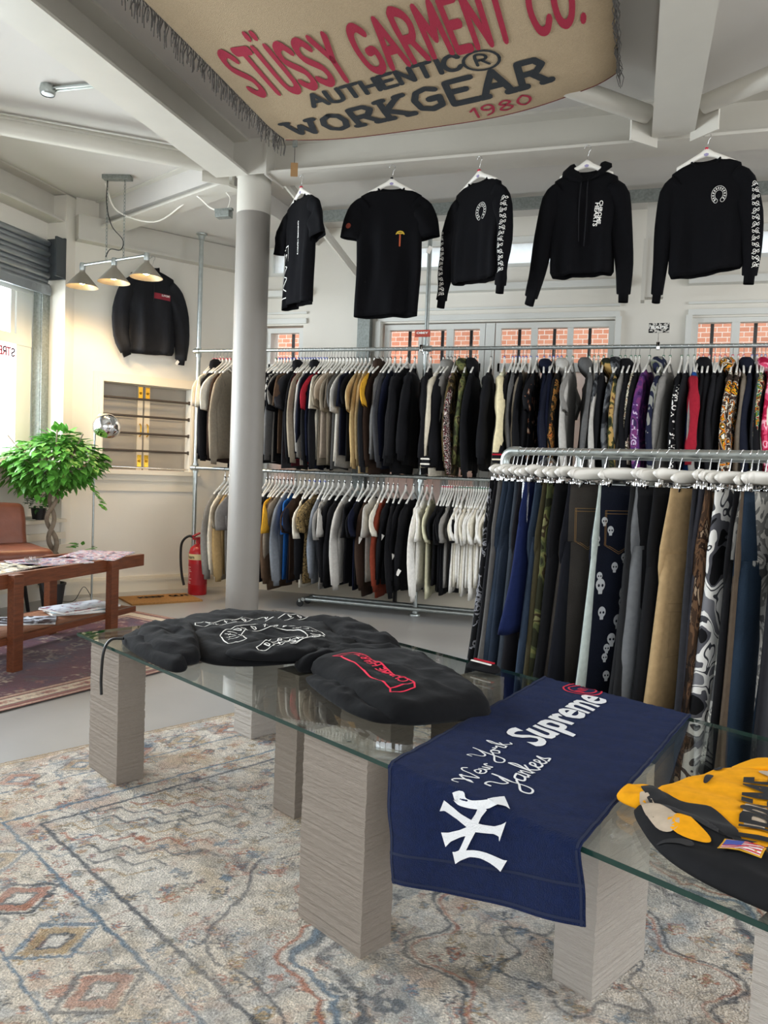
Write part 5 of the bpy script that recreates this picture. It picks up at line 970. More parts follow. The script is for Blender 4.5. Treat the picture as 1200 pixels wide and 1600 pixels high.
# ------------------------------------------------------------------ shirts shown along the crossbeam
M_shirt = mat('black_jersey', '0c0c0f', .95, 0, .35, 7, .12, 60, .12)
_b = MB(); _rs = []
for _k in range(-12, 13):
    _x = _k/12*.165; _z = -.03-.085*abs(_k/12)**1.05; _h = .034+.02*max(0, 1-abs(_k)/3)
    _rs.append([Vector((_x, .011*cos(a), _z+_h/2*sin(a))) for a in [2*pi*i/10 for i in range(10)]])
_b.rings(_rs); DH = _b.mesh('shoulders'); DH.materials.append(M_wplas)
def beam_hanger(x, y, ztop, rz, cube, label):
    r = hanger((x, y, ztop-.083), rz, cube, label, 'hangers along the crossbeam', 'display_hanger'); [c for c in r.children if c.name.startswith('shoulders')][0].data = DH
    MB().lathe([(0, 0), (.014, 0), (.014, .001), (0, .001)], (0, -.009, -.043), 16, Matrix.Rotation(radians(90), 3, 'X')).build('printed_disc', mat('lilac_sticker', '9a92b8', .5), r); return r
def front_print(root, parts, vf, x, z, m, name, side=-1, k=1., axis='y', rot=0.):
    bv = bvh_of(*[type('Q', (), {'location': Vector(), 'parent': 1, 'data': o.data})() for o in parts]); c, s = cos(rot), sin(rot)
    if axis == 'y': f = dropper(bv, (x, side*.6, z), (-side, 0, 0), (0, 0, 1), (0, -side, 0), .003)
    else: f = dropper(bv, (side*.9, x, z), (0, side, 0), (0, 0, 1), (-side, 0, 0), .003)
    return mapped(vf, lambda a, b_: f((a*c-b_*s)*k, (a*s+b_*c)*k), name, m, root)
def shirt(nm, x, y, ztop, rz, cube, label, hlabel, cat, L, sleeve, sw=.46, chest=.5, hem=.5, th=.09, seed=0, longs=False, hood=False, scoop=.07, drop=.06, tilt=0., wsc=1.):
    g = 'display garments along the crossbeam'
    root = empty(nm, (x, y, ztop-.152), rz); tag(root, label, cat, g); root.scale = (wsc, 1, .98); root.rotation_euler = (0, tilt, rz)
    bo_ = body_mesh('t', sw, chest, hem, L, .19, th, drop, seed, 56, .55, scoop, 22, 0, 1 if hood or longs else 0).build('torso', M_shirt, root, True, False); pr_ = [bo_]
    for g_, s_ in zip((-1, 1), sleeve): pr_.append(sleeve_mesh([(g_*p[0], p[1]) + tuple(p[2:]) for p in s_[0]], s_[1], th*.8, 22, seed+g_, .055 if longs or hood else 0).build('sleeve', M_shirt, root, True, False))
    rb_ = [Vector((cos(a)*.098, sin(a)*.022, -.008-(scoop+.012 if sin(a) < 0 else .014)*sin(a)**2)) for a in [2*pi*i/32 for i in range(32)]]
    if not hood: MB().tube(rb_, .008, 8, closed=True).build('neckband', M_shirt, root)
    else:
        for g_ in (-1, 1):
            h = MB(); rs = []
            for (px_, pz, w, t, py) in ((.02, -.075, .03, .05, -.03), (.075, -.045, .07, .07, -.015), (.125, .0, .085, .085, .01), (.13, .035, .07, .08, .03), (.115, .065, .025, .04, .04)):
                rs.append([Vector((g_*px_+w*cos(a)*.7, py+t*sin(a)*.6, pz+w*.35*sin(a+.6)-.01)) for a in [2*pi*i/16 for i in range(16)]])
            h.rings(rs); h.build('hood_side', M_shirt, root)
        MB().tube([Vector(p) for p in ((-.11, .03, -.02), (-.06, .05, -.035), (0, .055, -.045), (.06, .05, -.035), (.11, .03, -.02))], .035, 12).build('hood_back', M_shirt, root)
        for px_, l_ in ((-.028, .40), (.018, .43)): MB().tube(spline([(px_, -.035, -.075), (px_*1.1, -.062, -.16), (px_*1.2, -.064, -.28), (px_*.9, -.066, -.075-l_)], 5), .0048, 8).build('drawcord', fab('1b1b1e'), root)
    beam_hanger(x, y, ztop, rz, cube, hlabel); return root, pr_
def horseshoe(r, w, n=13):
    L = []
    for rr_ in (r-w/2, r+w/2): L.append([(rr_*cos(a), rr_*1.1*sin(a)) for a in [radians(-55+290*k/30) for k in range(31)]])
    for a in (-55, 235): c = (r*cos(radians(a)), r*1.1*sin(radians(a))); L.append([(c[0]+w*.55*cos(t), c[1]+w*.55*sin(t)) for t in [2*pi*k/12 for k in range(13)]])
    for k in range(n): a = radians(-40+260*k/(n-1)); c = Vector((r*cos(a), r*1.1*sin(a))); d = Vector((cos(a), sin(a)))*w*.26; e = Vector((-sin(a), cos(a)))*w*.22; L += [[tuple(c-d), tuple(c+d)], [tuple(c+e-d), tuple(c+e+d)], [tuple(c+d), tuple(c+e-d)]]
    return L
def filigree(L, w, seed, n=9):
    q = random.Random(seed); out = []
    for k in range(n):
        z = -L*k/n; s = 1 if k % 2 else -1; r = L/n*.55
        out.append([(s*w*.18+r*.7*(1-i/14)*cos(i*.75+k), z-r*.5+r*.9*(1-i/14)*sin(i*.75+k)) for i in range(13)]); out.append([(-s*w*.45, z), (s*w*.1, z-r*.6), (s*w*.5, z-r*1.2)])
        out.append([(-s*w*.3+r*.32*cos(t), z-r*.5+r*.32*sin(t)) for t in [2*pi*j/8 for j in range(9)]])
    return out
ts = ([(.185, -.11), (.25, -.17), (.30, -.26, -.01), (.325, -.37, -.01)], [.13, .19, .205, .195])
# 1: narrow view t-shirt beside the column
r1, p1 = shirt('display_t_shirt', -2.36, 5.25, 3.36, radians(-40), 'r', 'black t-shirt turned edge on beside the column, white boxed side print', 'white hanger of the edge on t-shirt nearest the column', 't-shirt', .80, (ts, ts), seed=1, th=.08, wsc=.9)
(vf, wd) = font_text('CHROME HEARTS', .05, .0008, 0, .02); front_print(r1, p1[:1], vf, .045, -.20, M_white_print, 'chest_lettering', -1, .24/wd, rot=-pi/2)
front_print(r1, p1[:1], ribbons([[(0, 0), (.13, .01), (.12, -.36), (.01, -.37), (0, 0)], [(.02, -.04), (.1, -.05), (.03, -.12), (.1, -.14), (.03, -.2), (.1, -.22), (.03, -.29), (.1, -.32)]], .007), -.23, -.36, M_white_print, 'side_print')
ts2 = ([(.18, -.11), (.228, -.165), (.262, -.25, -.01), (.285, -.36, -.01)], [.12, .17, .185, .175])
# 2: large t-shirt
r2, p2 = shirt('display_t_shirt', -1.67, 5.22, 3.36, radians(8), 'k', 'large black t-shirt facing front with small yellow and orange chest motif', 'white hanger of the large t-shirt second from the column', 't-shirt', .90, (ts2, ts2), .45, .49, .47, seed=2, th=.10, wsc=.94)
front_print(r2, p2[:1], ribbons([[(-.028, -.008), (-.018, .006), (0, .010), (.018, .006), (.028, -.008)], [(-.017, -.004), (.017, -.004)]], .009), .085, -.33, mat('yellow_print', 'c8a834', .8), 'yellow_motif'); front_print(r2, p2[:1], ribbons([[(0, 0), (0, -.075)]], .011), .085, -.345, mat('orange_print', 'b0502c', .8), 'orange_motif')
front_print(r2, p2[1:2], fillpoly([(.02*cos(a), .02*sin(a)) for a in [2*pi*k/12 for k in range(12)]]), -.30, -.28, mat('dull_orange', '7a2f1c', .8), 'sleeve_badge')
MB().box((.30, -.02, -.44), (.028, .004, .05), rot=Matrix.Rotation(.4, 3, 'Y')).build('swing_tag', M_tagc, r2, False)
ls = ([(.185, -.115), (.243, -.185), (.29, -.38, -.01), (.33, -.60, .0), (.355, -.76, .0)], [.11, .155, .14, .11, .085])
# 3
r3, p3 = shirt('display_sweatshirt', -1.06, 5.20, 3.36, radians(-34), 'r', 'black long sleeved top turned aside with white horseshoe chest print, middle of five', 'white hanger of the long sleeved top in the middle', 'long sleeved top', .68, (ls, ([(.185, -.115), (.243, -.185), (.285, -.38), (.28, -.60), (.27, -.74)], ls[1])), seed=3, longs=True, th=.09, wsc=.88)
front_print(r3, p3[:1], ribbons(horseshoe(.043, .023), .0022), .09, -.24, M_white_print, 'horseshoe_print'); front_print(r3, p3[1:2], ribbons(filigree(.45, .035, 3, 13), .003), -.325, -.30, M_white_print, 'sleeve_filigree')
front_print(r3, p3[2:3], ribbons(filigree(.5, .05, 5, 13), .003), .30, -.18, M_white_print, 'sleeve_filigree')
# 4 hoodie
r4, p4 = shirt('display_hoodie', -.365, 5.17, 3.36, radians(-2), None, 'black hoodie with long drawcords and small white vertical chest lettering', 'white hanger of the hoodie, second from the right', 'hoodie', .68, (([(.185, -.115), (.243, -.19), (.295, -.42), (.33, -.64), (.37, -.80)], [.11, .165, .155, .13, .10]), ([(.185, -.115), (.243, -.19), (.28, -.42), (.31, -.62), (.315, -.80)], [.11, .165, .155, .13, .10])), .46, .48, .47, seed=4, hood=True, th=.11, wsc=.84)
for k, t_ in enumerate(('CHROME', 'HEARTS')): (vf, wd) = font_text(t_, .035, .0008, 0, .015); front_print(r4, p4[:1], vf, .115-.03*k, -.22-.012*k, M_white_print, 'vertical_lettering', -1, .15/wd, rot=-pi/2-.08)
# 5
r5, p5 = shirt('display_sweatshirt', .335, 5.14, 3.36, radians(-10), 'r', 'black long sleeved top with white horseshoe print at the right end of the row', 'white hanger with red marker at the right end of the row', 'long sleeved top', .70, (([(.185, -.115), (.243, -.185), (.285, -.38), (.31, -.60), (.335, -.79)], ls[1]), ([(.185, -.115), (.243, -.185), (.295, -.38), (.30, -.58), (.285, -.74)], [.11, .165, .155, .13, .1])), seed=5, longs=True, th=.09, scoop=.05, tilt=radians(-3), wsc=.84)
front_print(r5, p5[:1], ribbons(horseshoe(.038, .023), .0022), .09, -.25, M_white_print, 'horseshoe_print'); front_print(r5, p5[2:3], ribbons(filigree(.52, .05, 9, 13), .003), .325, -.20, M_white_print, 'sleeve_filigree')
# ------------------------------------------------------------------ banner under the ceiling
M_ban = mat('woven_cotton', 'b9a588', .95, 0, .6, 260, .06, 90, .1); bx0, bx1, by0, by1 = -2.17, -.20, 2.2, 4.62
def ban(x, y, off=0.):
    u = (x-bx0)/(bx1-bx0); v = (y-by0)/(by1-by0); z = 3.30+.13*u + .03*(v-.5)
    edge = max(0, (v-.86)/.14); z += .08*edge**2*(.3+.2*u) - .05*sin(pi*u)*(.5+.5*v)+.012*sin(u*9+v*4); xx = x+.05*v*(u-.5); yy = y+.12*sin(pi*u)*edge - .02*u*edge
    if u > .93: k = (u-.93)/.07; z += .03*k*k
    return Vector((xx, yy, z-off))
bn = empty('woven_banner', (-1.2, 3.5, 3.34)); BO = Vector(bn.location); tag(bn, 'woven beige banner with red and black lettering hung below the ceiling', 'banner')
b = MB(); b.grid(lambda u, v: ban(bx0+(bx1-bx0)*u, by0+(by1-by0)*v)-BO, 70, 80); b.grid(lambda u, v: ban(bx0+(bx1-bx0)*u, by0+(by1-by0)*v, -.006)-BO, 70, 80); b.build('cloth', M_ban, bn)
q = random.Random(5); fr = MB()
for k in range(430):
    side = k % 7 == 0; 
    if k < 250: p = ban(bx0-.002, by1-.03-k*.0093); dr = Vector((-.02, 0, -1))
    else: p = ban(bx1+.002, by1-.03-(k-250)*.0125); dr = Vector((.1, 0, -1))
    l = q.uniform(.05, .12); a = q.uniform(-.02, .02); fr.tube([p-BO, p-BO+dr*l*.5+Vector((a, a*.5, 0)), p-BO+dr*l+Vector((a*.3, a, 0))], .0023, 4)
tag(fr.build('fringe', mat('grey_yarn', '4c4844', .95), bn, True, False), kind='stuff')
MB().tube([ban(bx0+(bx1-bx0)*k/60, by1, .0)-BO for k in range(61)], .004, 6).build('hem_cord', mat('maroon_cord', '6a2c2c', .9), bn)
M_br = mat('crimson_weave', 'a3203c', .95, 0, .4, 260); M_bk = mat('navy_weave', '22272c', .95, 0, .4, 260)
def on_ban(vf, x, y, m, name, k=1., ang=0., ky=1., arc=0., taper=0.):
    c, s = cos(ang), sin(ang)
    def f(a, b_):
        a *= k; b_ *= k*ky; b_ *= 1+taper*a; yy = b_+arc*sin(pi*min(max(a/1.7, 0), 1)); return ban(x+a*c-yy*s*0-0, y-(yy)-a*s, .0035)-BO
    return mapped(vf, f, name, m, bn)
(vf, wd) = stroke_text('STÜSSY GARMENT CO.', 1., .2, .24, .8); on_ban(([Vector((v.x, v.y*.9)) for v in vf[0]], vf[1]), -2.07, 3.98, M_br, 'red_lettering', 1.74/wd, .075, 3.5)
(vf, wd) = stroke_text('AUTHENTIC', 1., .24, .22, .95); on_ban(vf, -1.80, 4.17, M_bk, 'authentic_lettering', .86/wd, .13, 1.1)
ci = [(.09*cos(a), .09*sin(a)) for a in [2*pi*k/20 for k in range(21)]]
on_ban(ribbons([ci], .017), -.84, 4.02, M_bk, 'registered_ring', 1., 0., 1.0); (vf, wd) = stroke_text('R', .085, .017, .2); on_ban(vf, -.865, 4.06, M_bk, 'registered_letter', 1., 0, 1.1)
wv = []
x = 0
for ch in 'WORKGEAR':
    for pl_ in SF[ch]:
        pts = [(p[0]*1.15+x, p[1]) for p in pl_]; wv.append(pts)
    for px_, py_ in {(pp_[0], pp_[1]) for pl_ in SF[ch] for pp_ in (pl_[0], pl_[-1]) if pp_[1] in (0, 1) and ch not in 'OGC'}: wv.append([(px_*1.15+x-.14, py_), (px_*1.15+x+.14, py_)])
    x += swid(ch)*1.15+.36
on_ban(ribbons([[(a*.2, b_*.2) for a, b_ in l] for l in wv], .048), -2.06, 4.50, M_bk, 'workgear_lettering', 1.52/((x-.36)*.2), .11, .95, 0., .35)
(vf, wd) = stroke_text('1980', .1, .014, .3); on_ban(vf, -1.0, 4.58, M_br, 'year_lettering', .34/wd, .14, 1.)
tg = tag(empty('paper_tag', (-2.12, 4.60, 3.30)), 'brown card swing tag hanging from the corner of the banner', 'tag'); MB().tube([(0, 0, 0), (0, 0, -.13)], .002, 6).build('cord', M_black, tg); MB().box((0, 0, -.17), (.045, .003, .085), .3).build('card', mat('brown_card', '9a7850', .8), tg, False); MB().box((0, 0, -.01), (.03, .012, .04)).build('clip', M_galvd, tg, False)
# ------------------------------------------------------------------ jacket on the corner wall
jk = empty('wall_jacket', cp(.68, .10, 3.07), CA); tag(jk, 'black zip jacket with small red chest box hanging high on the corner wall', 'jacket'); jk.scale = (.82, .9, .98)
M_jk = mat('black_nylon', '131419', .75, 0, .5, 8, .15, 30, .3); P_ = [body_mesh('t', .5, .58, .56, .80, .17, .10, .055, 41, 50, .6, .02, 20, .04, 1).build('torso', M_jk, jk, True, False)]
for g, pts in ((-1, [(-.20, -.12), (-.275, -.22), (-.345, -.42), (-.345, -.66), (-.29, -.80)]), (1, [(.20, -.12), (.275, -.22), (.345, -.42), (.375, -.66), (.365, -.82)])): P_.append(sleeve_mesh(pts, [.12, .20, .21, .18, .13], .09, 20, 42+g, .05).build('sleeve', M_jk, jk, True, False))
bvj = bvh_of(*[type('Q', (), {'location': Vector(), 'parent': 1, 'data': o.data})() for o in P_[:1]])
def jf(off): return dropper(bvj, (.0, -.6, -.27), (1, 0, 0), (0, 0, 1), (0, 1, 0), off)
mapped(fillpoly([(0, 0), (.20, -.006), (.20, .05), (0, .056)], .03), jf(.004), 'red_chest_box', mat('dull_red', '8a2030', .8), jk)
(vf, wd) = font_text('SUPREME', .026, .0005, 0, .02); mapped(([Vector((v.x*.1/wd+.09, v.y+.028)) for v in vf[0]], vf[1]), jf(.006), 'chest_lettering', M_white_print, jk)
MB().tube([(0, -.052, -.03), (0, -.056, -.3)], .004, 6).build('zip', M_black, jk); MB().box((.30, -.055, -.86), (.03, .004, .045), rot=Matrix.Rotation(.6, 3, 'Y')).build('swing_tag', M_tagc, jk, False)
hg = hanger(cp(.68, .10, 3.145-.02), CA, None, 'white hanger of the black jacket on the corner wall', None, 'wall_hanger'); MB().tube([(0, .0, .075), (0, .10, .075)], .004, 6).build('wall_hook', M_galv, hg)
# ------------------------------------------------------------------ three-shade pendant
pn = tag(empty('pendant_light', (-4.19, 5.62, 2.985)), 'steel pendant light with three conical shades on a pipe hung by chains', 'pendant light'); PO = Vector(pn.location)
MB().box((0, 0, .617), (.24, .07, .035), .25, bev=.004).build('ceiling_plate', M_galvd, pn, False)
L0, L1 = Vector((-.33, .0, -.085)), Vector((.30, .0, -.03))
MB().tube([L0, L1], .0125, 12).build('pipe', M_galv, pn)
for x in (-.095, .075):
    ch = MB(); z0 = -.06+.02*x; z = .60; k = 0
    while z > z0+.02:
        a = (k % 2)*pi/2; e = Vector((cos(a), sin(a), 0)); ch.tube([Vector((x, 0, z))+e*.008*sin(t)+Vector((0, 0, .018*cos(t))) for t in [2*pi*i/10 for i in range(10)]], .0022, 5, closed=True); z -= .029; k += 1
    ch.build('chain', M_galvd, pn)
MB().tube(spline([(-.09, -.01, .61), (-.085, -.02, .4), (-.03, -.02, .22), (.08, -.02, .1), (.06, -.02, .02), (-.04, -.02, .03), (-.09, -.015, -.03)], 6), .004, 6).build('cable', M_black, pn)
M_shade = mat('brushed_steel_shade', 'a39d92', .4, .75)
for k, f in enumerate((.0, .5, 1.)):
    c = L0+(L1-L0)*f; s = MB(); prof = [(.018, -.005), (.022, -.05), (.026, -.062), (.05, -.085), (.128, -.175), (.132, -.182), (.127, -.178), (.048, -.09), (.022, -.068)]
    s.lathe(prof, c, 28); sh_ = s.build('lamp_shade', M_shade, pn); MB().lathe([(.0, .022), (.02, .02), (.024, 0), (.024, -.03), (.019, -.055), (0, -.056)], c, 16).build('socket', M_galv, pn)
    MB().lathe([(0, -.07), (.013, -.075), (.018, -.09), (.029, -.118), (.031, -.135), (.024, -.153), (0, -.163)], c, 16).build('bulb', mat('lit_bulb', 'ffe2b0', .4, emit='ffcf8a', estr=150), pn)
    l = bpy.data.lights.new('pendant_bulb_light', 'SPOT'); l.energy = 20; l.color = (1, .76, .46); l.shadow_soft_size = .03; l.spot_size = radians(150); l.spot_blend = .6; lo_ = bpy.data.objects.new('pendant_bulb_light', l); COL.objects.link(lo_); lo_.location = PO+c+Vector((0, 0, -.175))
# ceiling spot, conduits, junction box
sp = tag(empty('ceiling_spotlight', (-3.66, 4.19, 3.62)), 'small steel spotlight on a conduit under the ceiling at upper left', 'spotlight'); MB().tube([(.42, .02, -.02), (.03, 0, -.02)], .011, 8).tube([(.42, .05, -.02), (.03, .03, -.02)], .011, 8).build('conduit', M_galv, sp)
MB().lathe([(0, 0), (.045, 0), (.05, -.03), (.045, -.055), (.04, -.06)], (0, 0, 0), 20).build('housing', M_galv, sp); MB().lathe([(.039, -.055), (.02, -.062), (0, -.063)], (0, 0, 0), 20).build('lens', mat('lamp_lens', 'eef2f4', .15), sp)
jb = tag(empty('junction_box', (-3.12, 5.5, 3.2)), 'small galvanised junction box with white cables beside the column', 'junction box'); MB().box((0, 0, 0), (.12, .07, .05), bev=.004).box((0, 0, .035), (.15, .03, .02)).build('box', M_galvd, jb, False)
MB().tube(spline([(0, 0, .02), (-.12, 0, .06), (-.3, .05, .19), (-.5, .2, .17), (-.9, .4, .12), (-1.2, .3, .2), (-1.25, .2, .40)], 6), .006, 6).build('cable', M_wplas, jb)
MB().tube(spline([(.02, 0, .02), (.05, 0, .12), (-.02, 0, .22), (.1, -.1, .3)], 6), .004, 6).build('cable', M_wplas, jb)
# ------------------------------------------------------------------ floor lamp with chrome dome
fl_ = tag(empty('floor_lamp', (-4.47, 5.76, 0)), 'chrome floor lamp with round dome shade in front of corner wall', 'floor lamp')
MB().lathe([(0, 0), (.135, 0), (.135, .018), (.128, .026), (0, .028)], n=40).build('base', M_chrome, fl_)
MB().tube(spline([(0, 0, .025), (0, 0, .8), (0, 0, 1.45), (.02, 0, 1.60), (.06, -.01, 1.655), (.10, -.02, 1.64)], 8), .0085, 10).build('stem', M_galv, fl_)
Md = Matrix.Rotation(radians(28), 3, 'Y') @ Matrix.Rotation(radians(24), 3, 'X'); pr2 = [(.118*sin(a), .118*cos(a)) for a in [radians(4+7.5*k) for k in range(15)]]
MB().lathe(pr2+[(x*.97, z*.97) for x, z in pr2[::-1]], (.135, -.02, 1.545), 32, Md).build('dome_shade', mat('polished_chrome', 'e4e4e6', .06, 1.), fl_)
MB().tube(spline([(.0, 0, .05), (-.06, -.03, .14), (-.12, -.06, .03), (-.16, -.1, .01), (-.3, -.1, .008)], 6), .003, 6).build('cable', M_black, fl_)
# ------------------------------------------------------------------ fire extinguisher
fe = tag(empty('fire_extinguisher', (-3.94, 6.64, 0)), 'red foam fire extinguisher with black hose standing by the left rack post', 'fire extinguisher')
MB().lathe([(0, 0), (.085, 0), (.09, .01), (.09, .4), (.075, .45), (.04, .48), (.022, .49), (.022, .52), (0, .52)], n=32).build('cylinder', M_red, fe)
MB().lathe([(.0906, .34), (.0906, .395)], n=32).build('cream_label', mat('cream_label', 'e0cfa0', .5), fe); MB().lathe([(.0906, .10), (.0906, .30)], n=32).build('instruction_label', mat('label_red', 'a4202a', .5), fe)
(vf, wd) = font_text('Foam', .045, .001, 0, .01)
def wrap(z, th0): return lambda x, y: Vector((.0915*sin(th0+x/.0915), -.0915*cos(th0+x/.0915), z+y))
mapped(vf, wrap(.352, -.95), 'foam_lettering', M_blk_print, fe)
q = random.Random(3); on = [[(x*.01, z) for x in range(int(q.uniform(0, 2)), int(q.uniform(5, 9)))] for z in [k*.014 for k in range(12)]]; mapped(ribbons(on, .0035), wrap(.115, -.95), 'instruction_print', M_white_print, fe)
MB().box((0, -.03, .545), (.03, .12, .02), bev=.004).box((0, -.04, .58), (.025, .13, .012), rot=Matrix.Rotation(.2, 3, 'X')).lathe([(0, .5), (.026, .5), (.026, .55), (0, .55)]).build('valve_lever', M_red, fe, False)
MB().tube(spline([(-.02, 0, .53), (-.09, -.02, .56), (-.16, -.03, .5), (-.175, -.03, .38), (-.16, -.03, .2), (-.13, -.03, .08)], 6), .012, 10).build('hose', M_black, fe)
# ------------------------------------------------------------------ wooden coffee table with rack shelf
ct = tag(empty('coffee_table', (-3.62, 4.13, 0)), 'reddish wooden coffee table with slatted shelf covered in magazines', 'coffee table'); CT = Vector(ct.location); YAW = radians(-2)
TX, TH = .47, .575
MB().box((0, -.04, TH-.03), (TX-.10, 1.72, .03)).build('top', M_wood, ct, False)
for x in (-TX/2+.02, TX/2-.02): MB().box((x, -.04, TH-.04), (.035, 1.72, .085), bev=.003).build('apron', M_wood, ct, False)
for y in (-.47, .42):
    MB().box((0, y, TH-.055), (TX-.08, .05, .05)).build('cross_rail', M_wood, ct, False)
    for x in (-TX/2-.022, TX/2+.022): MB().box((x, y, TH/2), (.05, .075, TH), bev=.003).build('leg', M_wood, ct, False)
sl = MB()
for x in (-TX/2+.02, TX/2-.02): sl.box((x, -.06, .185), (.04, 1.58, .04), bev=.003)
sl.build('shelf_frame', M_wood, ct, False); sw_ = MB()
for k in range(76): sw_.box((0, -.81+k*.02, .203), (TX-.06, .012, .006))
o = sw_.build('cane_shelf', mat('cane', '9a6848', .7), ct, False); o['kind'] = 'stuff'
MP = [pattern('cover_%d' % k, c, 12, 3, 1.2, rough=.3) for k, c in enumerate([[(0, '2c3450'), (.42, 'b0606c'), (.46, 'c8c4c0'), (.52, '5a6a94'), (.58, 'c88a80'), (.64, '8a9ab0')], [(0, '3a3a34'), (.43, 'd8d0bc'), (.52, 'a88a50'), (.58, 'e8e4da')], [(0, 'dfe2e8'), (.5, 'c0ccd8'), (.58, '8a3048')], [(0, '2a2424'), (.46, '8a8c94'), (.52, 'd4d8de')], [(0, '5a7478'), (.5, '9ab0b4'), (.6, 'c8d4d4')]])]
def mag(x, y, z, w, l, a, mi, label, th=.008, name='magazine'):
    r = tag(empty(name, (CT.x+x, CT.y+y, z), a), label, 'magazine' if th < .012 else 'book', 'reading matter on the coffee table'); MB().box((0, 0, th/2), (w-.004, l-.004, th-.002)).build('pages', M_tagc, r, False)
    MB().box((0, 0, th-.0008), (w, l, .0016)).box((0, 0, .0008), (w, l, .0016)).build('cover', MP[mi], r, False); return r
mag(.02, .56, TH-.013+.012, .40, .52, .35, 0, 'large open magazine with red and blue pictures at the right end of coffee table')
mag(.02, .08, TH-.001, .34, .44, -.4, 0, 'pink and blue picture magazine in the middle of the coffee table top')
mag(-.02, -.38, TH-.001, .38, .50, .2, 1, 'cream and gold picture magazine at the left of the coffee table top')
mag(.02, .36, .207, .26, .40, -.6, 4, 'pale teal book underneath on the lower shelf', .02, 'book'); mag(.03, .38, .2275, .28, .46, -.25, 2, 'pale blue book with maroon edge lying on top of the teal book', .014, 'book')
mag(-.02, -.08, .207, .26, .36, -.9, 3, 'black and white picture magazine on the lower shelf beside the books')
js = tag(empty('glass_ashtray', (CT.x-.02, CT.y-.02, TH+.0078)), 'small clear glass dish on the magazines of the coffee table', 'dish'); MB().lathe([(0, 0), (.05, 0), (.055, .03), (.05, .03), (.046, .008), (0, .008)], n=24).build('dish', M_glass, js)
# ------------------------------------------------------------------ leather chair
lc = tag(empty('leather_chair', (-4.52, 4.78, 0), radians(60)), 'tan leather lounge chair with black legs behind the coffee table', 'armchair')
def softbox(c, d, bev, name, m, parent, rot=None):
    bm = bmesh.new(); bmesh.ops.create_cube(bm, size=1, matrix=Matrix.Diagonal((*d, 1))); bmesh.ops.bevel(bm, geom=bm.edges[:], offset=bev, segments=5, affect='EDGES', profile=.5); b_ = MB()
    bmesh.ops.subdivide_edges(bm, edges=[e for e in bm.edges if e.calc_length() > .12], cuts=3, use_grid_fill=True)
    M = rot or Matrix.Identity(3); bm.verts.index_update(); vs = []
    for v in bm.verts: p = v.co.copy(); p += p.normalized()*noise.noise(p*7)*.012; vs.append(M @ p+Vector(c))
    b_.add(vs, [[v.index for v in f.verts] for f in bm.faces]); bm.free(); return b_.build(name, m, parent, True, False)
softbox((0, 0, .50), (.58, .62, .15), .055, 'seat_cushion', M_leather, lc); softbox((-.02, .30, .66), (.56, .12, .46), .05, 'backrest', M_leather, lc, Matrix.Rotation(radians(-14), 3, 'X'))
softbox((0, .0, .395), (.54, .56, .07), .03, 'seat_base', mat('dark_leather', '4e2c1e', .5), lc)
for x in (-.25, .25):
    for y in (-.24, .24): MB().tube([(x*.8, y*.8, .38), (x*1.15, y*1.2, 0)], [.02, .014], 10).build('leg', M_black, lc)
# ------------------------------------------------------------------ plants
M_leaf = mat('fresh_leaf', '5c9a3a', .42, 0, .1, 20, .35, 14, .5); M_bark = mat('grey_bark', '8a7a68', .8, 0, .6, 40, .25, 14)
def leaves(b, centre, rad, n, size, q, hang=.4):
    for _ in range(n):
        u = Vector((q.gauss(0, 1), q.gauss(0, 1), q.gauss(0, 1))).normalized()*q.uniform(.35, 1)**.5; p = Vector(centre)+Vector((u.x*rad[0], u.y*rad[1], u.z*rad[2])); leaf(b, p, u, size*q.uniform(.7, 1.25), q, hang)
def leaf(b, p, d, s, q, hang=.4):
    d = (Vector((d.x, d.y, d.z*.4-hang))+Vector((q.uniform(-.5, .5), q.uniform(-.5, .5), q.uniform(-.3, .3)))).normalized(); side = d.cross(Vector((q.uniform(-.3, .3), q.uniform(-.3, .3), 1))).normalized(); up = side.cross(d)
    pts = [p]; K = [(.25, .30), (.55, .26), (.8, .12)]; L_ = [p+d*s*k+side*s*w+up*s*.06*(1-k) for k, w in K]; R__ = [p+d*s*k-side*s*w+up*s*.06*(1-k) for k, w in K]; C_ = [p+d*s*k-up*s*.04 for k, w in K]; T = p+d*s-up*s*.08
    vs = [p]+L_+R__+C_+[T]; b.add(vs, [(0, 1, 7), (0, 7, 4), (1, 2, 8, 7), (7, 8, 5, 4), (2, 3, 9, 8), (8, 9, 6, 5), (3, 10, 9), (9, 10, 6)])
pt = tag(empty('potted_tree', (-4.62, 5.44, 0)), 'artificial ficus tree with twisted trunk and round leafy crown in a dark pot', 'potted plant'); q = random.Random(11)
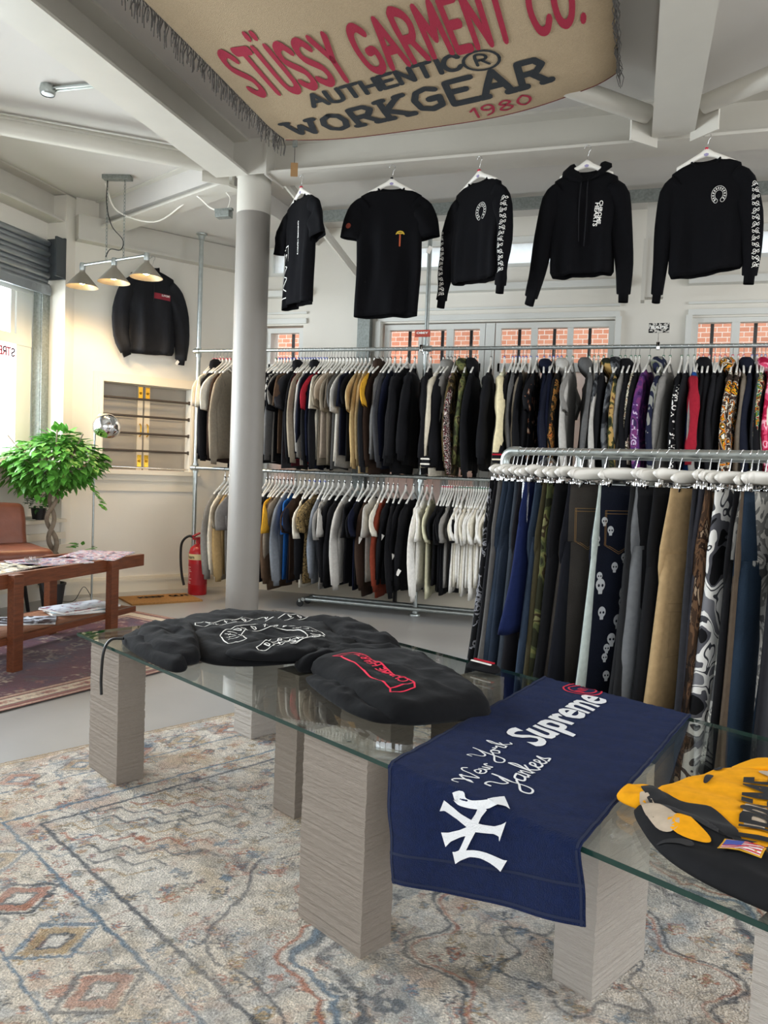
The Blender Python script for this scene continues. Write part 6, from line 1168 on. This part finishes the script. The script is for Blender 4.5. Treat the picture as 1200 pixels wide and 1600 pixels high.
MB().lathe([(0, 0), (.08, 0), (.105, .19), (.112, .19), (.112, .205), (.098, .205), (.09, .17), (0, .17)], n=28).build('pot', mat('dark_pot', '2c2c2e', .6), pt)
for k in (0, 1):
    P = [Vector((.030*cos(z*17+k*pi)+.03*sin(z*8), .030*sin(z*17+k*pi), .15+z)) for z in [i*.02 for i in range(48)]]; MB().tube(P, [.024-.0002*i for i in range(48)], 10).build('trunk', M_bark, pt)
br = MB()
for k in range(16): a = k*2.4; e = Vector((cos(a)*q.uniform(.2, .38), sin(a)*q.uniform(.2, .34), q.uniform(1.08, 1.50))); br.tube(spline([(.02, 0, 1.0), (e.x*.4, e.y*.4, 1.16), tuple(e)], 4), .006, 6)
br.build('branches', M_bark, pt)
lv = MB(); leaves(lv, (-.0, 0, 1.24), (.42, .36, .22), 1150, .085, q); leaves(lv, (-.22, -.02, 1.10), (.22, .2, .14), 220, .08, q, .6); leaves(lv, (.05, 0, 1.42), (.16, .14, .08), 130, .085, q, .1); leaves(lv, (-.05, -.02, 1.02), (.16, .14, .12), 90, .075, q)
for k in range(26): t = k/25; leaf(lv, Vector((.26+.26*t, -.05, 1.22-.30*t-.05*t*t)), Vector((1, q.uniform(-1, 1), -.2)), .07, q, .4)
tag(lv.build('foliage', M_leaf, pt, True, False), kind='stuff')
lw = MB(); leaves(lw, (.30, .02, .52), (.13, .04, .035), 12, .075, q, -.1); lw.tube(spline([(.03, 0, .40), (.15, 0, .44), (.30, .02, .50), (.42, .03, .53)], 4), .003, 5); lw.build('low_sprig', M_leaf, pt, True, False)
sp_ = tag(empty('small_potted_plant', (-4.93, 5.62, .715)), 'small green plant in a black pot on the ledge behind the tree', 'potted plant'); MB().lathe([(0, 0), (.05, 0), (.065, .10), (.058, .10), (.05, .08), (0, .08)], n=20).build('pot', M_black, sp_)
lv = MB(); leaves(lv, (0, 0, .15), (.10, .10, .08), 110, .045, q, 0); lv.build('foliage', mat('mid_leaf', '3c6a34', .5, vary=.3, vscale=20), sp_, True, False)
